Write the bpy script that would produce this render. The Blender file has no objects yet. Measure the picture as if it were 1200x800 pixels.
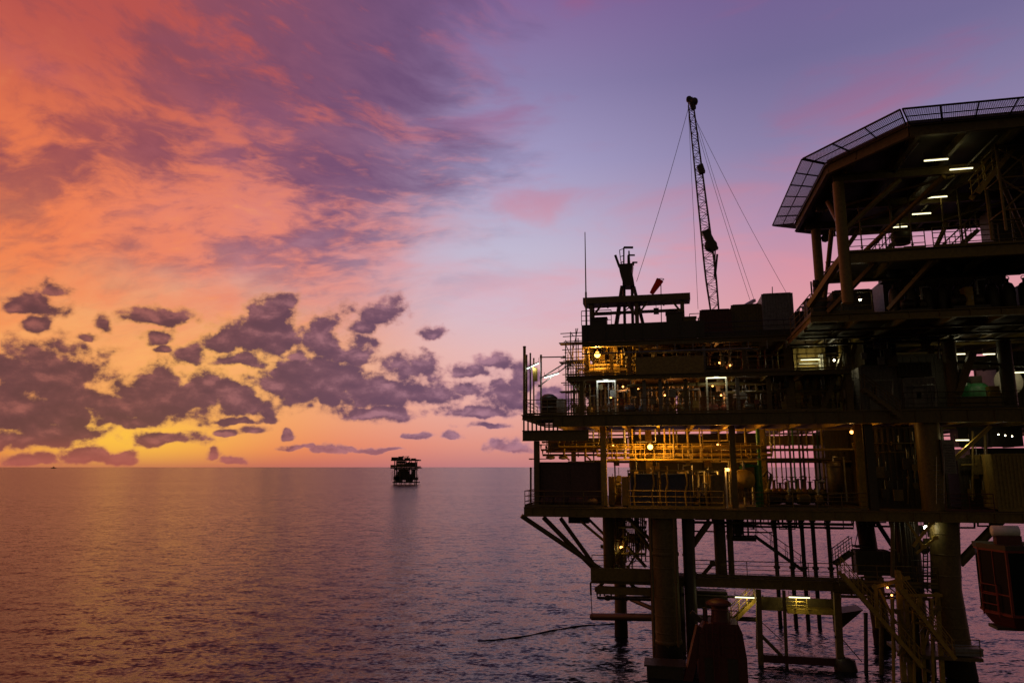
import bpy, math, random
import numpy as np
from mathutils import Vector, Matrix

random.seed(7)
SC = bpy.context.scene
COL = SC.collection
PI = math.pi
R = math.radians

# ------------------------------------------------------------------ camera
F = 833.0                                    # focal length in pixels of a 1200 px wide frame
PITCH = math.atan(147.0 / F)
SP, CP = math.sin(PITCH), math.cos(PITCH)
EYE = Vector((0.0, 0.0, 12.9))
cam_data = bpy.data.cameras.new('camera')
cam_data.sensor_width = 36.0
cam_data.lens = 36.0 * F / 1200.0
cam_data.clip_start = 0.2
cam_data.clip_end = 120000.0
cam = bpy.data.objects.new('camera', cam_data)
COL.objects.link(cam)
cam.location = EYE
cam.rotation_euler = (PI / 2 + PITCH, 0, 0)
SC.camera = cam


def ray(px, py):
    u, v = (px - 600.0) / F, (400.0 - py) / F
    return Vector((u, CP - v * SP, SP + v * CP))


# platform frame: x along its front face, y into the platform, z up from the sea
ROT = R(12.0)
ORG = Vector((0.75, 52.0, 0.0))
PF = Matrix.Translation(ORG) @ Matrix.Rotation(-ROT, 4, 'Z')
PFI = PF.inverted()
EYE_L = PFI @ EYE


def L(px, py, ly):
    """point of the platform frame seen at a place of the photograph, at depth ly behind the front face"""
    d = PFI.to_3x3() @ ray(px, py)
    t = (ly - EYE_L.y) / d.y
    return EYE_L + d * t


def LZ(px, py, z):
    """the same on the level z"""
    d = PFI.to_3x3() @ ray(px, py)
    return EYE_L + d * ((z - EYE_L.z) / d.z)


def W(px, py, y):
    d = ray(px, py)
    return EYE + d * (y / d.y)


# ------------------------------------------------------------------ node helper
class NT:
    def __init__(self, tree):
        self.t = tree
        tree.nodes.clear()

    def n(self, typ, **kw):
        nd = self.t.nodes.new(typ)
        for k, v in kw.items():
            setattr(nd, k, v)
        return nd

    def put(self, sock, v):
        if hasattr(v, 'is_output'):
            self.t.links.new(v, sock)
        else:
            sock.default_value = v

    def m(self, op, a, b=None, c=None, clamp=False):
        nd = self.n('ShaderNodeMath', operation=op, use_clamp=clamp)
        self.put(nd.inputs[0], a)
        if b is not None: self.put(nd.inputs[1], b)
        if c is not None: self.put(nd.inputs[2], c)
        return nd.outputs[0]

    def vm(self, op, a, b=None, c=None, out=0):
        nd = self.n('ShaderNodeVectorMath', operation=op)
        self.put(nd.inputs[0], a)
        if b is not None: self.put(nd.inputs[1], b)
        if c is not None: self.put(nd.inputs[2], c)
        return nd.outputs[out]

    def xyz(self, x=0.0, y=0.0, z=0.0):
        nd = self.n('ShaderNodeCombineXYZ')
        for s, v in zip(nd.inputs, (x, y, z)): self.put(s, v)
        return nd.outputs[0]

    def step(self, x, lo, hi):
        nd = self.n('ShaderNodeMapRange', interpolation_type='SMOOTHSTEP')
        self.put(nd.inputs[0], x)
        nd.inputs[1].default_value, nd.inputs[2].default_value = lo, hi
        nd.inputs[3].default_value, nd.inputs[4].default_value = 0.0, 1.0
        return nd.outputs[0]

    def lin(self, x, lo, hi, a=0.0, b=1.0):
        nd = self.n('ShaderNodeMapRange')
        self.put(nd.inputs[0], x)
        for i, v in enumerate((lo, hi, a, b)): nd.inputs[i + 1].default_value = v
        return nd.outputs[0]

    def mix(self, f, a, b, mode='MIX'):
        nd = self.n('ShaderNodeMix', data_type='RGBA', blend_type=mode)
        self.put(nd.inputs[0], f)
        self.put(nd.inputs[6], a if hasattr(a, 'is_output') else tuple(a) + ((1.0,) if len(a) == 3 else ()))
        self.put(nd.inputs[7], b if hasattr(b, 'is_output') else tuple(b) + ((1.0,) if len(b) == 3 else ()))
        return nd.outputs[2]

    def noise(self, vec, scale, detail=4.0, rough=0.55, dist=0.0, lac=2.0):
        nd = self.n('ShaderNodeTexNoise')
        self.put(nd.inputs['Vector'], vec)
        nd.inputs['Scale'].default_value = scale
        nd.inputs['Detail'].default_value = detail
        nd.inputs['Roughness'].default_value = rough
        nd.inputs['Lacunarity'].default_value = lac
        nd.inputs['Distortion'].default_value = dist
        return nd.outputs[0]

    def ramp(self, x, stops):
        nd = self.n('ShaderNodeValToRGB')
        self.put(nd.inputs[0], x)
        e = nd.color_ramp.elements
        while len(e) > 1: e.remove(e[0])
        e[0].position = stops[0][0]
        e[0].color = tuple(stops[0][1]) + (1,)
        for p, c in stops[1:]:
            q = e.new(p)
            q.color = tuple(c) + (1,)
        return nd.outputs[0]


def lin1(c):
    c /= 255.0
    return c / 12.92 if c <= 0.04045 else ((c + 0.055) / 1.055) ** 2.4


def rgb(r, g, b):
    return (lin1(r), lin1(g), lin1(b))


# ------------------------------------------------------------------ world: the sunset sky
world = bpy.data.worlds.new('World')
SC.world = world
world.use_nodes = True
SUN_EL, SUN_AZ = R(1.5), R(-28.0)            # azimuth from +Y, towards -X


def azel(px, py):
    d = ray(px, py).normalized()
    return math.atan2(d.x, d.y), math.asin(d.z)


def build_sky():
    t = NT(world.node_tree)
    gen = t.n('ShaderNodeTexCoord').outputs['Generated']
    sep = t.n('ShaderNodeSeparateXYZ')
    t.put(sep.inputs[0], gen)
    x, y, z = sep.outputs
    az = t.m('ARCTAN2', x, y)
    el = t.m('ARCSINE', z)
    S = 0.7                                    # ramps run over 0..0.7 rad of elevation
    e01 = t.m('DIVIDE', el, S)

    def ramp(stops):
        return t.ramp(e01, [(e / S, rgb(*c)) for e, c in stops])
    cL = ramp([(0, (190, 94, 80)), (.02, (232, 112, 68)), (.05, (236, 128, 74)), (.10, (244, 152, 88)), (.18, (246, 166, 104)), (.26, (242, 144, 92)), (.40, (226, 108, 78)), (.64, (160, 70, 76))])
    cM = ramp([(0, (214, 112, 88)), (.02, (234, 126, 90)), (.06, (238, 150, 112)), (.13, (240, 172, 140)), (.20, (232, 168, 154)), (.29, (214, 150, 160)), (.42, (192, 118, 132)), (.64, (142, 82, 112))])
    cC = ramp([(0, (206, 134, 128)), (.03, (228, 150, 134)), (.09, (236, 176, 166)), (.16, (232, 186, 186)), (.22, (214, 190, 206)), (.30, (196, 188, 212)), (.42, (166, 158, 198)), (.52, (142, 130, 174)), (.66, (130, 94, 148))])
    cR = ramp([(0, (196, 118, 130)), (.06, (222, 142, 144)), (.12, (216, 142, 152)), (.18, (230, 160, 160)), (.25, (216, 150, 166)), (.32, (182, 144, 176)), (.42, (140, 128, 168)), (.52, (118, 108, 152)), (.66, (116, 92, 146))])
    base = t.mix(t.step(az, -.66, -.30), cL, cM)
    base = t.mix(t.step(az, -.34, -.02), base, cC)
    base = t.mix(t.step(az, -.02, .42), base, cR)

    # glow round the place where the sun went down
    a0, e0 = azel(262, 424)
    g = t.m('ADD', t.m('POWER', t.m('MULTIPLY', t.m('SUBTRACT', az, a0), 6.0), 2.0), t.m('POWER', t.m('MULTIPLY', t.m('SUBTRACT', el, e0), 12.0), 2.0))
    g = t.m('EXPONENT', t.m('MULTIPLY', g, -1.0))
    base = t.mix(t.m('MULTIPLY', g, .68), base, rgb(255, 180, 92))
    g0 = g
    a1, e1 = azel(140, 512)
    g = t.m('ADD', t.m('POWER', t.m('MULTIPLY', t.m('SUBTRACT', az, a1), 7.0), 2.0), t.m('POWER', t.m('MULTIPLY', t.m('SUBTRACT', el, e1), 24.0), 2.0))
    g = t.m('EXPONENT', t.m('MULTIPLY', g, -1.0))
    base = t.mix(t.m('MULTIPLY', g, .95), base, rgb(255, 198, 66))
    a2, e2 = azel(90, 425)
    g2 = t.m('ADD', t.m('POWER', t.m('MULTIPLY', t.m('SUBTRACT', az, a2), 4.5), 2.0), t.m('POWER', t.m('MULTIPLY', t.m('SUBTRACT', el, e2), 14.0), 2.0))
    base = t.mix(t.m('MULTIPLY', t.m('EXPONENT', t.m('MULTIPLY', g2, -1.0)), .4), base, rgb(255, 178, 100))

    # faint pink veils all over
    kk = t.lin(el, .20, .6, .24, -.30)
    c = t.m('SUBTRACT', el, t.m('MULTIPLY', kk, t.m('ADD', az, .38)))
    warp = t.noise(t.xyz(az, c, 3.0), 4.0, 2.0)
    sv = t.xyz(t.m('MULTIPLY', az, 2.3), t.m('ADD', t.m('MULTIPLY', c, 5.6), t.m('MULTIPLY', warp, .35)), 1.3)
    veil = t.noise(t.xyz(t.m('MULTIPLY', az, 1.6), t.m('MULTIPLY', el, 5.5), 7.0), 2.1, 5.0, .55, .4)
    vm_ = t.m('MULTIPLY', t.step(veil, .5, .74), t.step(el, .1, .3))
    base = t.mix(t.m('MULTIPLY', vm_, .55), base, t.mix(t.step(el, .25, .5), rgb(236, 150, 158), rgb(160, 92, 132)))

    # high sheet of cloud on the left, lit from below
    n1 = t.noise(sv, 2.0, 7.0, .57, .12)
    n2 = t.noise(sv, 5.0, 5.0, .58, .3)
    n3 = t.noise(t.xyz(t.m('MULTIPLY', az, 1.0), t.m('MULTIPLY', el, 1.6), 11.0), 3.4, 4.0, .5, .2)
    edge = t.m('ADD', t.m('ADD', az, t.m('MULTIPLY', t.m('SUBTRACT', n1, .5), .55)), t.m('MULTIPLY', t.m('SUBTRACT', n3, .5), .25))
    edge = t.m('ADD', edge, t.m('MULTIPLY', t.m('SUBTRACT', .45, el), .28))
    cov = t.m('MULTIPLY', t.step(edge, .06, -.24), t.step(t.m('ADD', el, t.m('MULTIPLY', t.m('SUBTRACT', n1, .5), .5)), .13, .30))
    lit = t.mix(t.step(az, -.70, -.10), rgb(244, 128, 78), rgb(224, 136, 128))
    lit = t.mix(t.step(el, .30, .54), lit, t.mix(t.step(az, -.5, -.1), rgb(186, 84, 78), rgb(166, 90, 108)))
    shade = t.mix(t.step(az, -.6, -.1), rgb(142, 74, 84), rgb(108, 80, 120))
    n4 = t.noise(t.vm('MULTIPLY', sv, (1.0, 1.25, 1.0)), 10.0, 5.0, .6, .6)
    body = t.m('ADD', t.m('ADD', t.m('MULTIPLY', n1, .50), t.m('MULTIPLY', n2, .31)), t.m('MULTIPLY', n4, .19))
    body = t.m('ADD', body, t.lin(az, -.7, -.2, .015, 0.0))
    # thicker, darker part in the upper middle
    thick = t.m('EXPONENT', t.m('MULTIPLY', -1.0, t.m('ADD', t.m('POWER', t.m('MULTIPLY', t.m('ADD', az, .16), 4.2), 2.0), t.m('POWER', t.m('MULTIPLY', t.m('SUBTRACT', el, .52), 6.0), 2.0))))
    body = t.m('SUBTRACT', body, t.m('MULTIPLY', thick, .10))
    hc = t.mix(t.step(body, .42, .55), shade, lit)
    hc = t.mix(t.m('MULTIPLY', t.m('MULTIPLY', t.step(body, .54, .68), .75), t.step(el, .56, .3)), hc, rgb(255, 160, 96))
    dens = t.m('MULTIPLY', cov, t.lin(n2, .3, .62, .7, .97))
    base = t.mix(dens, base, hc)

    # low cumulus, seen against the light
    blobs = [
        (60, 446, 70, 36), (40, 486, 95, 34), (-20, 470, 70, 40), (95, 470, 40, 26), (20, 515, 70, 12),
        (40, 358, 26, 18), (66, 342, 17, 9), (44, 384, 13, 12), (18, 365, 18, 9),
        (121, 382, 11, 10), (106, 396, 12, 5), (172, 374, 24, 11), (202, 371, 20, 11), (184, 398, 18, 12), (196, 412, 12, 6),
        (226, 418, 15, 15), (262, 402, 16, 14), (300, 398, 38, 26), (318, 368, 22, 16), (331, 356, 13, 10), (285, 424, 34, 10),
        (176, 478, 38, 28), (214, 470, 56, 34), (240, 447, 13, 8), (278, 476, 44, 22), (150, 494, 24, 10),
        (376, 402, 24, 25), (350, 420, 16, 12), (415, 416, 28, 17), (372, 452, 66, 36), (430, 462, 62, 22), (320, 452, 24, 14),
        (446, 370, 30, 17), (424, 384, 14, 9), (484, 438, 26, 22), (507, 390, 15, 10),
        (506, 462, 38, 14), (440, 486, 46, 11), (548, 434, 26, 9), (580, 423, 22, 10), (545, 459, 16, 9), (592, 468, 32, 22), (562, 484, 38, 11), (614, 448, 20, 22),
        (190, 514, 46, 9), (70, 508, 60, 12), (282, 494, 30, 6), (484, 510, 13, 4), (385, 527, 17, 5), (527, 512, 12, 4), (600, 524, 22, 9), (575, 500, 24, 5),
        (262, 510, 14, 4), (300, 506, 12, 6), (336, 512, 6, 6), (352, 525, 18, 3), (432, 528, 16, 3), (458, 527, 14, 2.5), (410, 526, 9, 3),
        (650, 470, 34, 20), (690, 455, 30, 14), (760, 478, 40, 14), (880, 470, 60, 20), (1020, 480, 60, 18), (1180, 474, 60, 22),
        (100, 536, 20, 10), (140, 540, 16, 10), (40, 540, 26, 8), (252, 533, 8, 8), (270, 540, 12, 5),
    ]
    vec = t.xyz(az, el, 0.0)
    wn = t.n('ShaderNodeTexNoise')
    t.put(wn.inputs['Vector'], vec)
    wn.inputs['Scale'].default_value = 24.0
    wn.inputs['Detail'].default_value = 3.0
    off = t.vm('MULTIPLY', t.vm('SUBTRACT', wn.outputs['Color'], (.5, .5, .5)), (.034, .022, 0.0))
    vec2 = t.vm('ADD', vec, off)
    best, best_up = None, None
    vec3 = t.vm('ADD', vec2, (0.0, .013, 0.0))
    for px, py, rx, ry in blobs:
        a, e = azel(px, py)
        ra = abs(azel(px + rx, py)[0] - azel(px - rx, py)[0]) / 2
        re = abs(azel(px, py + ry)[1] - azel(px, py - ry)[1]) / 2
        v = t.vm('MULTIPLY_ADD', vec2, (1 / ra, 1 / re, 0.0), (-a / ra, -e / re, 0.0))
        v = t.vm('MAXIMUM', v, t.vm('MULTIPLY', v, (-1.0, -1.75, 0.0)))
        ln = t.vm('LENGTH', v, out=1)
        best = ln if best is None else t.m('SMOOTH_MIN', best, ln, .12)
        v = t.vm('MULTIPLY_ADD', vec3, (1 / ra, 1 / re, 0.0), (-a / ra, -e / re, 0.0))
        v = t.vm('MAXIMUM', v, t.vm('MULTIPLY', v, (-1.0, -1.75, 0.0)))
        ln = t.vm('LENGTH', v, out=1)
        best_up = ln if best_up is None else t.m('MINIMUM', best_up, ln)
    def vor(dy, scale, ox):
        nd = t.n('ShaderNodeTexVoronoi', feature='SMOOTH_F1', voronoi_dimensions='2D')
        t.put(nd.inputs['Vector'], t.vm('ADD', vec2, (ox, dy, 0.0)))
        nd.inputs['Scale'].default_value = scale
        nd.inputs['Smoothness'].default_value = .35
        nd.inputs['Detail'].default_value = 2.0
        nd.inputs['Roughness'].default_value = .5
        return nd.outputs['Distance']
    nA = t.noise(t.xyz(az, t.m('MULTIPLY', el, 1.25), 0.0), 27.0, 9.0, .60, .1)
    nB = t.noise(t.xyz(az, t.m('MULTIPLY', el, 1.25), 5.0), 95.0, 5.0, .62)
    v1 = vor(0.0, 30.0, .3)
    d = t.m('SUBTRACT', t.lin(az, -.3, .0, 1.72, 1.52), best)
    d = t.m('ADD', d, t.m('MULTIPLY', t.m('SUBTRACT', nA, .5), 2.35))
    d = t.m('SUBTRACT', d, t.m('MULTIPLY', t.m('SUBTRACT', v1, .5), .75))
    d = t.m('ADD', d, t.m('MULTIPLY', t.m('SUBTRACT', nB, .5), .7))
    mask = t.step(d, -.2, .62)
    nS = t.noise(t.xyz(az, t.m('MULTIPLY', el, 1.5), 2.0), 26.0, 6.0, .58, .2)
    nSu = t.noise(t.xyz(az, t.m('MULTIPLY', t.m('ADD', el, .010), 1.5), 2.0), 26.0, 6.0, .58, .2)
    core = t.mix(t.step(az, -.55, .05), rgb(100, 60, 68), rgb(118, 84, 110))
    core = t.mix(t.step(az, .05, .4), core, rgb(176, 110, 134))
    high = t.mix(t.step(az, -.55, 0.0), rgb(168, 98, 92), rgb(184, 134, 152))
    dark = t.mix(t.step(az, -.55, 0.0), rgb(84, 52, 62), rgb(100, 72, 100))
    rim = t.mix(t.step(az, -.45, -.02), rgb(214, 130, 88), rgb(206, 148, 156))
    rim = t.mix(t.m('MAXIMUM', g, g0), rim, rgb(255, 184, 90))
    form = t.m('SUBTRACT', best_up, best)
    rel0 = t.m('ADD', t.m('MULTIPLY', t.m('SUBTRACT', nS, nSu), 2.2), t.m('MULTIPLY', t.m('SUBTRACT', nS, .5), 1.0))
    rel = t.m('ADD', t.m('MULTIPLY', rel0, .8), t.m('MULTIPLY', t.m('MINIMUM', t.m('MAXIMUM', t.m('SUBTRACT', form, .12), -.6), .6), .55))
    cc = t.mix(t.m('MULTIPLY', t.step(rel, -.05, .75), .72), core, high)
    cc = t.mix(t.m('MULTIPLY', t.step(rel, .05, -.4), .75), cc, dark)
    cc = t.mix(t.m('MULTIPLY', t.step(d, .7, .05), .8), cc, rim)
    low = t.step(el, .045, -.005)
    cc = t.mix(t.m('MULTIPLY', low, .55), cc, t.mix(t.step(az, -.5, 0.0), rgb(190, 100, 84), rgb(206, 132, 130)))
    base = t.mix(t.m('MULTIPLY', mask, .97), base, cc)

    # murk along the horizon
    hz = t.m('EXPONENT', t.m('MULTIPLY', t.m('MAXIMUM', el, 0.0), -75.0))
    base = t.mix(t.m('MULTIPLY', hz, .6), base, t.mix(t.step(az, -.5, 0.05), rgb(178, 92, 82), rgb(188, 122, 132)))

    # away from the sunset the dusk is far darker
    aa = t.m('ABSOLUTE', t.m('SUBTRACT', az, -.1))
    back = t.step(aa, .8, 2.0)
    dusk_fill = t.mix(t.step(el, 0.0, .9), rgb(92, 78, 56), rgb(52, 48, 48))  # warm tone added in place of unseen deck lights behind the viewer
    base = t.mix(back, base, dusk_fill)
    base = t.mix(t.step(el, .66, 1.25), base, rgb(66, 54, 92))
    base = t.mix(t.step(el, -.005, -.08), base, rgb(20, 14, 18))

    sky = t.n('ShaderNodeTexSky', sky_type='NISHITA')
    sky.sun_disc = False
    sky.sun_elevation = SUN_EL
    sky.sun_rotation = SUN_AZ
    sky.air_density = 1.0
    sky.dust_density = 2.0
    b1 = t.n('ShaderNodeBackground')
    t.put(b1.inputs[0], sky.outputs[0])
    b1.inputs[1].default_value = .0015
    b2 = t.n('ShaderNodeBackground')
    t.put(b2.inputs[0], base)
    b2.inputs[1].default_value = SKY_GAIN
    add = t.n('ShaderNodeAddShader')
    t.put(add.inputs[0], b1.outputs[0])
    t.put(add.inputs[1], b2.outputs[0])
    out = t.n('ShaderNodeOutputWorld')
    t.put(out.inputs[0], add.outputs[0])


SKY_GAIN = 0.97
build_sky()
world.cycles.sampling_method = 'MANUAL'
world.cycles.sample_map_resolution = 512

sun_data = bpy.data.lights.new('sun', 'SUN')
sun_data.energy = 0.022
sun_data.angle = R(18)
sun_data.color = (1.0, 0.30, 0.10)
sun = bpy.data.objects.new('sun', sun_data)
COL.objects.link(sun)
sdir = Vector((math.sin(SUN_AZ) * math.cos(SUN_EL), math.cos(SUN_AZ) * math.cos(SUN_EL), math.sin(SUN_EL)))
sun.rotation_euler = sdir.to_track_quat('Z', 'Y').to_euler()

SC.view_settings.view_transform = 'Standard'
SC.view_settings.look = 'None'
SC.view_settings.exposure = 0.0
SC.view_settings.gamma = 1.0
SC.view_settings.use_curve_mapping = False
SC.render.engine = 'CYCLES'
SC.cycles.max_bounces = 6
SC.cycles.diffuse_bounces = 3
SC.cycles.glossy_bounces = 3
SC.cycles.transmission_bounces = 4
SC.cycles.caustics_reflective = False
SC.cycles.caustics_refractive = False
SC.cycles.sample_clamp_indirect = 4.0
SC.cycles.use_denoising = True
try:
    SC.cycles.denoiser = 'OPENIMAGEDENOISE'
    SC.cycles.denoising_prefilter = 'ACCURATE'
except Exception:
    pass


# ------------------------------------------------------------------ sea
WAVES = []


def sea_height(x, y):
    return sum(a * (math.sin(kx * x + ky * y + p) + .25 * math.cos(2 * (kx * x + ky * y + p))) for kx, ky, a, p in WAVES)


def build_sea():
    mat = bpy.data.materials.new('sea_water')
    mat.use_nodes = True
    t = NT(mat.node_tree)
    geo = t.n('ShaderNodeNewGeometry')
    pos = geo.outputs['Position']
    # fine ripples: the slope of the surface, in two sizes, steeper across the wind
    def slope(scale, detail, amp, off):
        nd = t.n('ShaderNodeTexNoise')
        t.put(nd.inputs['Vector'], t.vm('MULTIPLY_ADD', pos, (.55, 1.0, 1.0), (off, off, 0.0)))
        nd.inputs['Scale'].default_value = scale
        nd.inputs['Detail'].default_value = detail
        nd.inputs['Roughness'].default_value = .6
        nd.inputs['Distortion'].default_value = .32
        return t.vm('MULTIPLY', t.vm('SUBTRACT', nd.outputs['Color'], (.5, .5, .5)), (amp * .8, amp, 0.0))
    gust = t.lin(t.noise(t.vm('MULTIPLY', pos, (.4, 1.0, 1.0)), .012, 4.0, .6), .3, .7, .6, 1.35)
    sl = t.vm('ADD', slope(.8, 3.0, SEA_SLOPE * .75, 3.0), slope(4.2, 3.0, SEA_SLOPE * 1.2, 9.0))
    sc_ = t.n('ShaderNodeVectorMath', operation='SCALE')
    t.put(sc_.inputs[0], sl)
    t.put(sc_.inputs[3], gust)
    nrm = t.vm('NORMALIZE', t.vm('ADD', geo.outputs['Normal'], sc_.outputs[0]))
    bs = t.n('ShaderNodeBsdfPrincipled')
    bs.inputs['Base Color'].default_value = (.012, .014, .022, 1)
    bs.inputs['Roughness'].default_value = .20
    bs.inputs['Specular IOR Level'].default_value = .32
    bs.inputs['IOR'].default_value = 1.333
    t.put(bs.inputs['Normal'], nrm)
    out = t.n('ShaderNodeOutputMaterial')
    t.put(out.inputs[0], bs.outputs[0])

    # one sheet round the viewer, finer near by, out to the horizon
    ratio = 1.011
    rr = [6.0]
    while rr[-1] < 60000.0:
        rr.append(rr[-1] * (ratio if rr[-1] < 900 else 1.03))
    rr = np.array(rr)
    fw = np.linspace(-R(48), R(48), 560)
    bk = np.linspace(R(48), 2 * PI - R(48), 60)[1:-1]
    th = np.concatenate([fw, bk])
    n, m = len(rr), len(th)
    RR, TH = np.meshgrid(rr, th, indexing='ij')
    X, Y = RR * np.sin(TH), RR * np.cos(TH)
    Z = np.zeros_like(X)
    rs = np.random.RandomState(5)
    drad = np.gradient(rr)[:, None] * np.ones_like(X)
    for i in range(70):
        lam = .8 * 7.0 ** rs.rand()
        ang = R(70) + rs.randn() * R(38)
        amp = SEA_AMP * lam ** .8 * (0.6 + .8 * rs.rand())
        kx, ky = 2 * PI / lam * math.cos(ang), 2 * PI / lam * math.sin(ang)
        ph = kx * X + ky * Y + rs.rand() * 2 * PI
        fil = np.clip((lam / (drad * 1.2) - 2.0) / 2.0, 0, 1)
        s = np.sin(ph)
        WAVES.append((kx, ky, amp, ph[0, 0] - kx * X[0, 0] - ky * Y[0, 0]))
        Z += amp * fil * (s + .25 * np.cos(2 * ph))
    co = np.stack([X, Y, Z], -1).reshape(-1, 3)
    co = np.vstack([co, [[0, 0, 0]]]).astype(np.float32)
    i0 = np.arange(n - 1)[:, None] * m
    j0 = np.arange(m)[None, :]
    j1 = (j0 + 1) % m
    q = np.stack([i0 + j0, i0 + m + j0, i0 + m + j1, i0 + j1], -1).reshape(-1, 4)
    tri = np.stack([np.full(m, n * m), np.arange(m), (np.arange(m) + 1) % m], -1)
    me = bpy.data.meshes.new('sea')
    nl = q.size + tri.size
    me.vertices.add(len(co))
    me.vertices.foreach_set('co', co.ravel())
    me.loops.add(nl)
    me.loops.foreach_set('vertex_index', np.concatenate([q.ravel(), tri.ravel()]).astype(np.int32))
    me.polygons.add(len(q) + len(tri))
    ls = np.concatenate([np.arange(len(q)) * 4, q.size + np.arange(len(tri)) * 3]).astype(np.int32)
    me.polygons.foreach_set('loop_start', ls)
    me.polygons.foreach_set('use_smooth', np.ones(len(ls), bool))
    me.update(calc_edges=True)
    me.validate()
    me.materials.append(mat)
    o = bpy.data.objects.new('sea', me)
    COL.objects.link(o)
    o['kind'] = 'structure'
    if me.polygons[10].normal.z < 0:
        me.flip_normals()


SEA_SLOPE = 1.0
SEA_AMP = 0.0018
build_sea()
# ------------------------------------------------------------------ materials
def paint(name, col, rough=.5, metal=0.0, rust=.25, scale=1.2, rustcol=(.085, .048, .02), vary=.25):
    m = bpy.data.materials.new(name)
    m.use_nodes = True
    t = NT(m.node_tree)
    pos = t.n('ShaderNodeNewGeometry').outputs['Position']
    streak = t.noise(t.vm('MULTIPLY', pos, (1.0, 1.0, .35)), scale, 6.0, .62, .3)
    spot = t.noise(pos, scale * 5.0, 4.0, .6)
    dark = tuple(c * (1 - vary) for c in col)
    light = tuple(min(1.0, c * (1 + vary)) for c in col)
    c = t.mix(t.step(spot, .3, .7), dark, light)
    c = t.mix(t.m('MULTIPLY', t.step(t.m('ADD', t.m('MULTIPLY', streak, .7), t.m('MULTIPLY', spot, .3)), .52, .68), rust * 2.0, clamp=True), c, rustcol)
    bs = t.n('ShaderNodeBsdfPrincipled')
    t.put(bs.inputs['Base Color'], c)
    t.put(bs.inputs['Roughness'], t.lin(spot, .2, .8, max(.05, rough - .12), min(1, rough + .15)))
    bs.inputs['Metallic'].default_value = metal
    out = t.n('ShaderNodeOutputMaterial')
    t.put(out.inputs[0], bs.outputs[0])
    return m


def emitter(name, col, strength):
    m = bpy.data.materials.new(name)
    m.use_nodes = True
    t = NT(m.node_tree)
    e = t.n('ShaderNodeEmission')
    e.inputs[0].default_value = (*col, 1)
    e.inputs[1].default_value = strength
    out = t.n('ShaderNodeOutputMaterial')
    t.put(out.inputs[0], e.outputs[0])
    return m


def glassy(name, col):
    m = bpy.data.materials.new(name)
    m.use_nodes = True
    t = NT(m.node_tree)
    pos = t.n('ShaderNodeNewGeometry').outputs['Position']
    bs = t.n('ShaderNodeBsdfPrincipled')
    t.put(bs.inputs['Base Color'], t.mix(t.noise(pos, 2.0), col, tuple(c * .6 for c in col)))
    bs.inputs['Roughness'].default_value = .12
    bs.inputs['IOR'].default_value = 1.18
    out = t.n('ShaderNodeOutputMaterial')
    t.put(out.inputs[0], bs.outputs[0])
    return m


def cloth(name, col):
    m = bpy.data.materials.new(name)
    m.use_nodes = True
    t = NT(m.node_tree)
    pos = t.n('ShaderNodeNewGeometry').outputs['Position']
    c = t.mix(t.noise(pos, 6.0), col, tuple(q * .75 for q in col))
    a, b, mx = t.n('ShaderNodeBsdfDiffuse'), t.n('ShaderNodeBsdfTranslucent'), t.n('ShaderNodeMixShader')
    t.put(a.inputs[0], c)
    t.put(b.inputs[0], c)
    mx.inputs[0].default_value = .6
    t.put(mx.inputs[1], a.outputs[0])
    t.put(mx.inputs[2], b.outputs[0])
    out = t.n('ShaderNodeOutputMaterial')
    t.put(out.inputs[0], mx.outputs[0])
    return m


M = {
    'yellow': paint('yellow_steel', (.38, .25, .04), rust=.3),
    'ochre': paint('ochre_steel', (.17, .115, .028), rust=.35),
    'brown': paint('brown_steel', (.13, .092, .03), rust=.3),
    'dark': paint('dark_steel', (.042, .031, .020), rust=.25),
    'grey': paint('grey_steel', (.22, .21, .22), rust=.2),
    'galv': paint('galvanised_steel', (.30, .30, .30), rough=.4, metal=.6, rust=.15),
    'white': paint('white_paint', (.72, .71, .66), rust=.1, vary=.08),
    'red': paint('red_paint', (.17, .016, .013), rust=.2),
    'dred': paint('dull_red_paint', (.085, .018, .016), rust=.3),
    'green': paint('green_paint', (.03, .17, .06), rust=.15),
    'olive': paint('olive_tarpaulin', (.26, .19, .06), rough=.8, rust=.1),
    'blue': paint('blue_paint', (.035, .045, .10), rust=.2),
    'purple': paint('plum_tarpaulin', (.10, .055, .05), rough=.8, rust=.15),
    'grating': paint('deck_plate', (.075, .05, .035), rough=.7, rust=.4),
    'cable': paint('cable_black', (.02, .018, .018), rough=.6, rust=0),
    'sock': cloth('windsock_cloth', (.85, .10, .05)),
    'cream': paint('cream_wall', (.42, .38, .34), rust=.15, vary=.1),
    'net': paint('net_wire', (.16, .15, .17), rough=.5, rust=.1),
    'glass': glassy('dark_glass', (.012, .014, .016)),
    'tube': emitter('fluorescent_light', (1.0, .90, .50), 2.4),
    'tubew': emitter('cool_fluorescent_light', (.92, 1.0, .86), 3.0),
    'sodium': emitter('sodium_light', (1.0, .55, .09), 8.0),
    'spot': emitter('small_white_light', (1.0, .9, .6), 16.0),
    'amber': emitter('amber_light', (1.0, .38, .08), 8.0),
}


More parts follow.
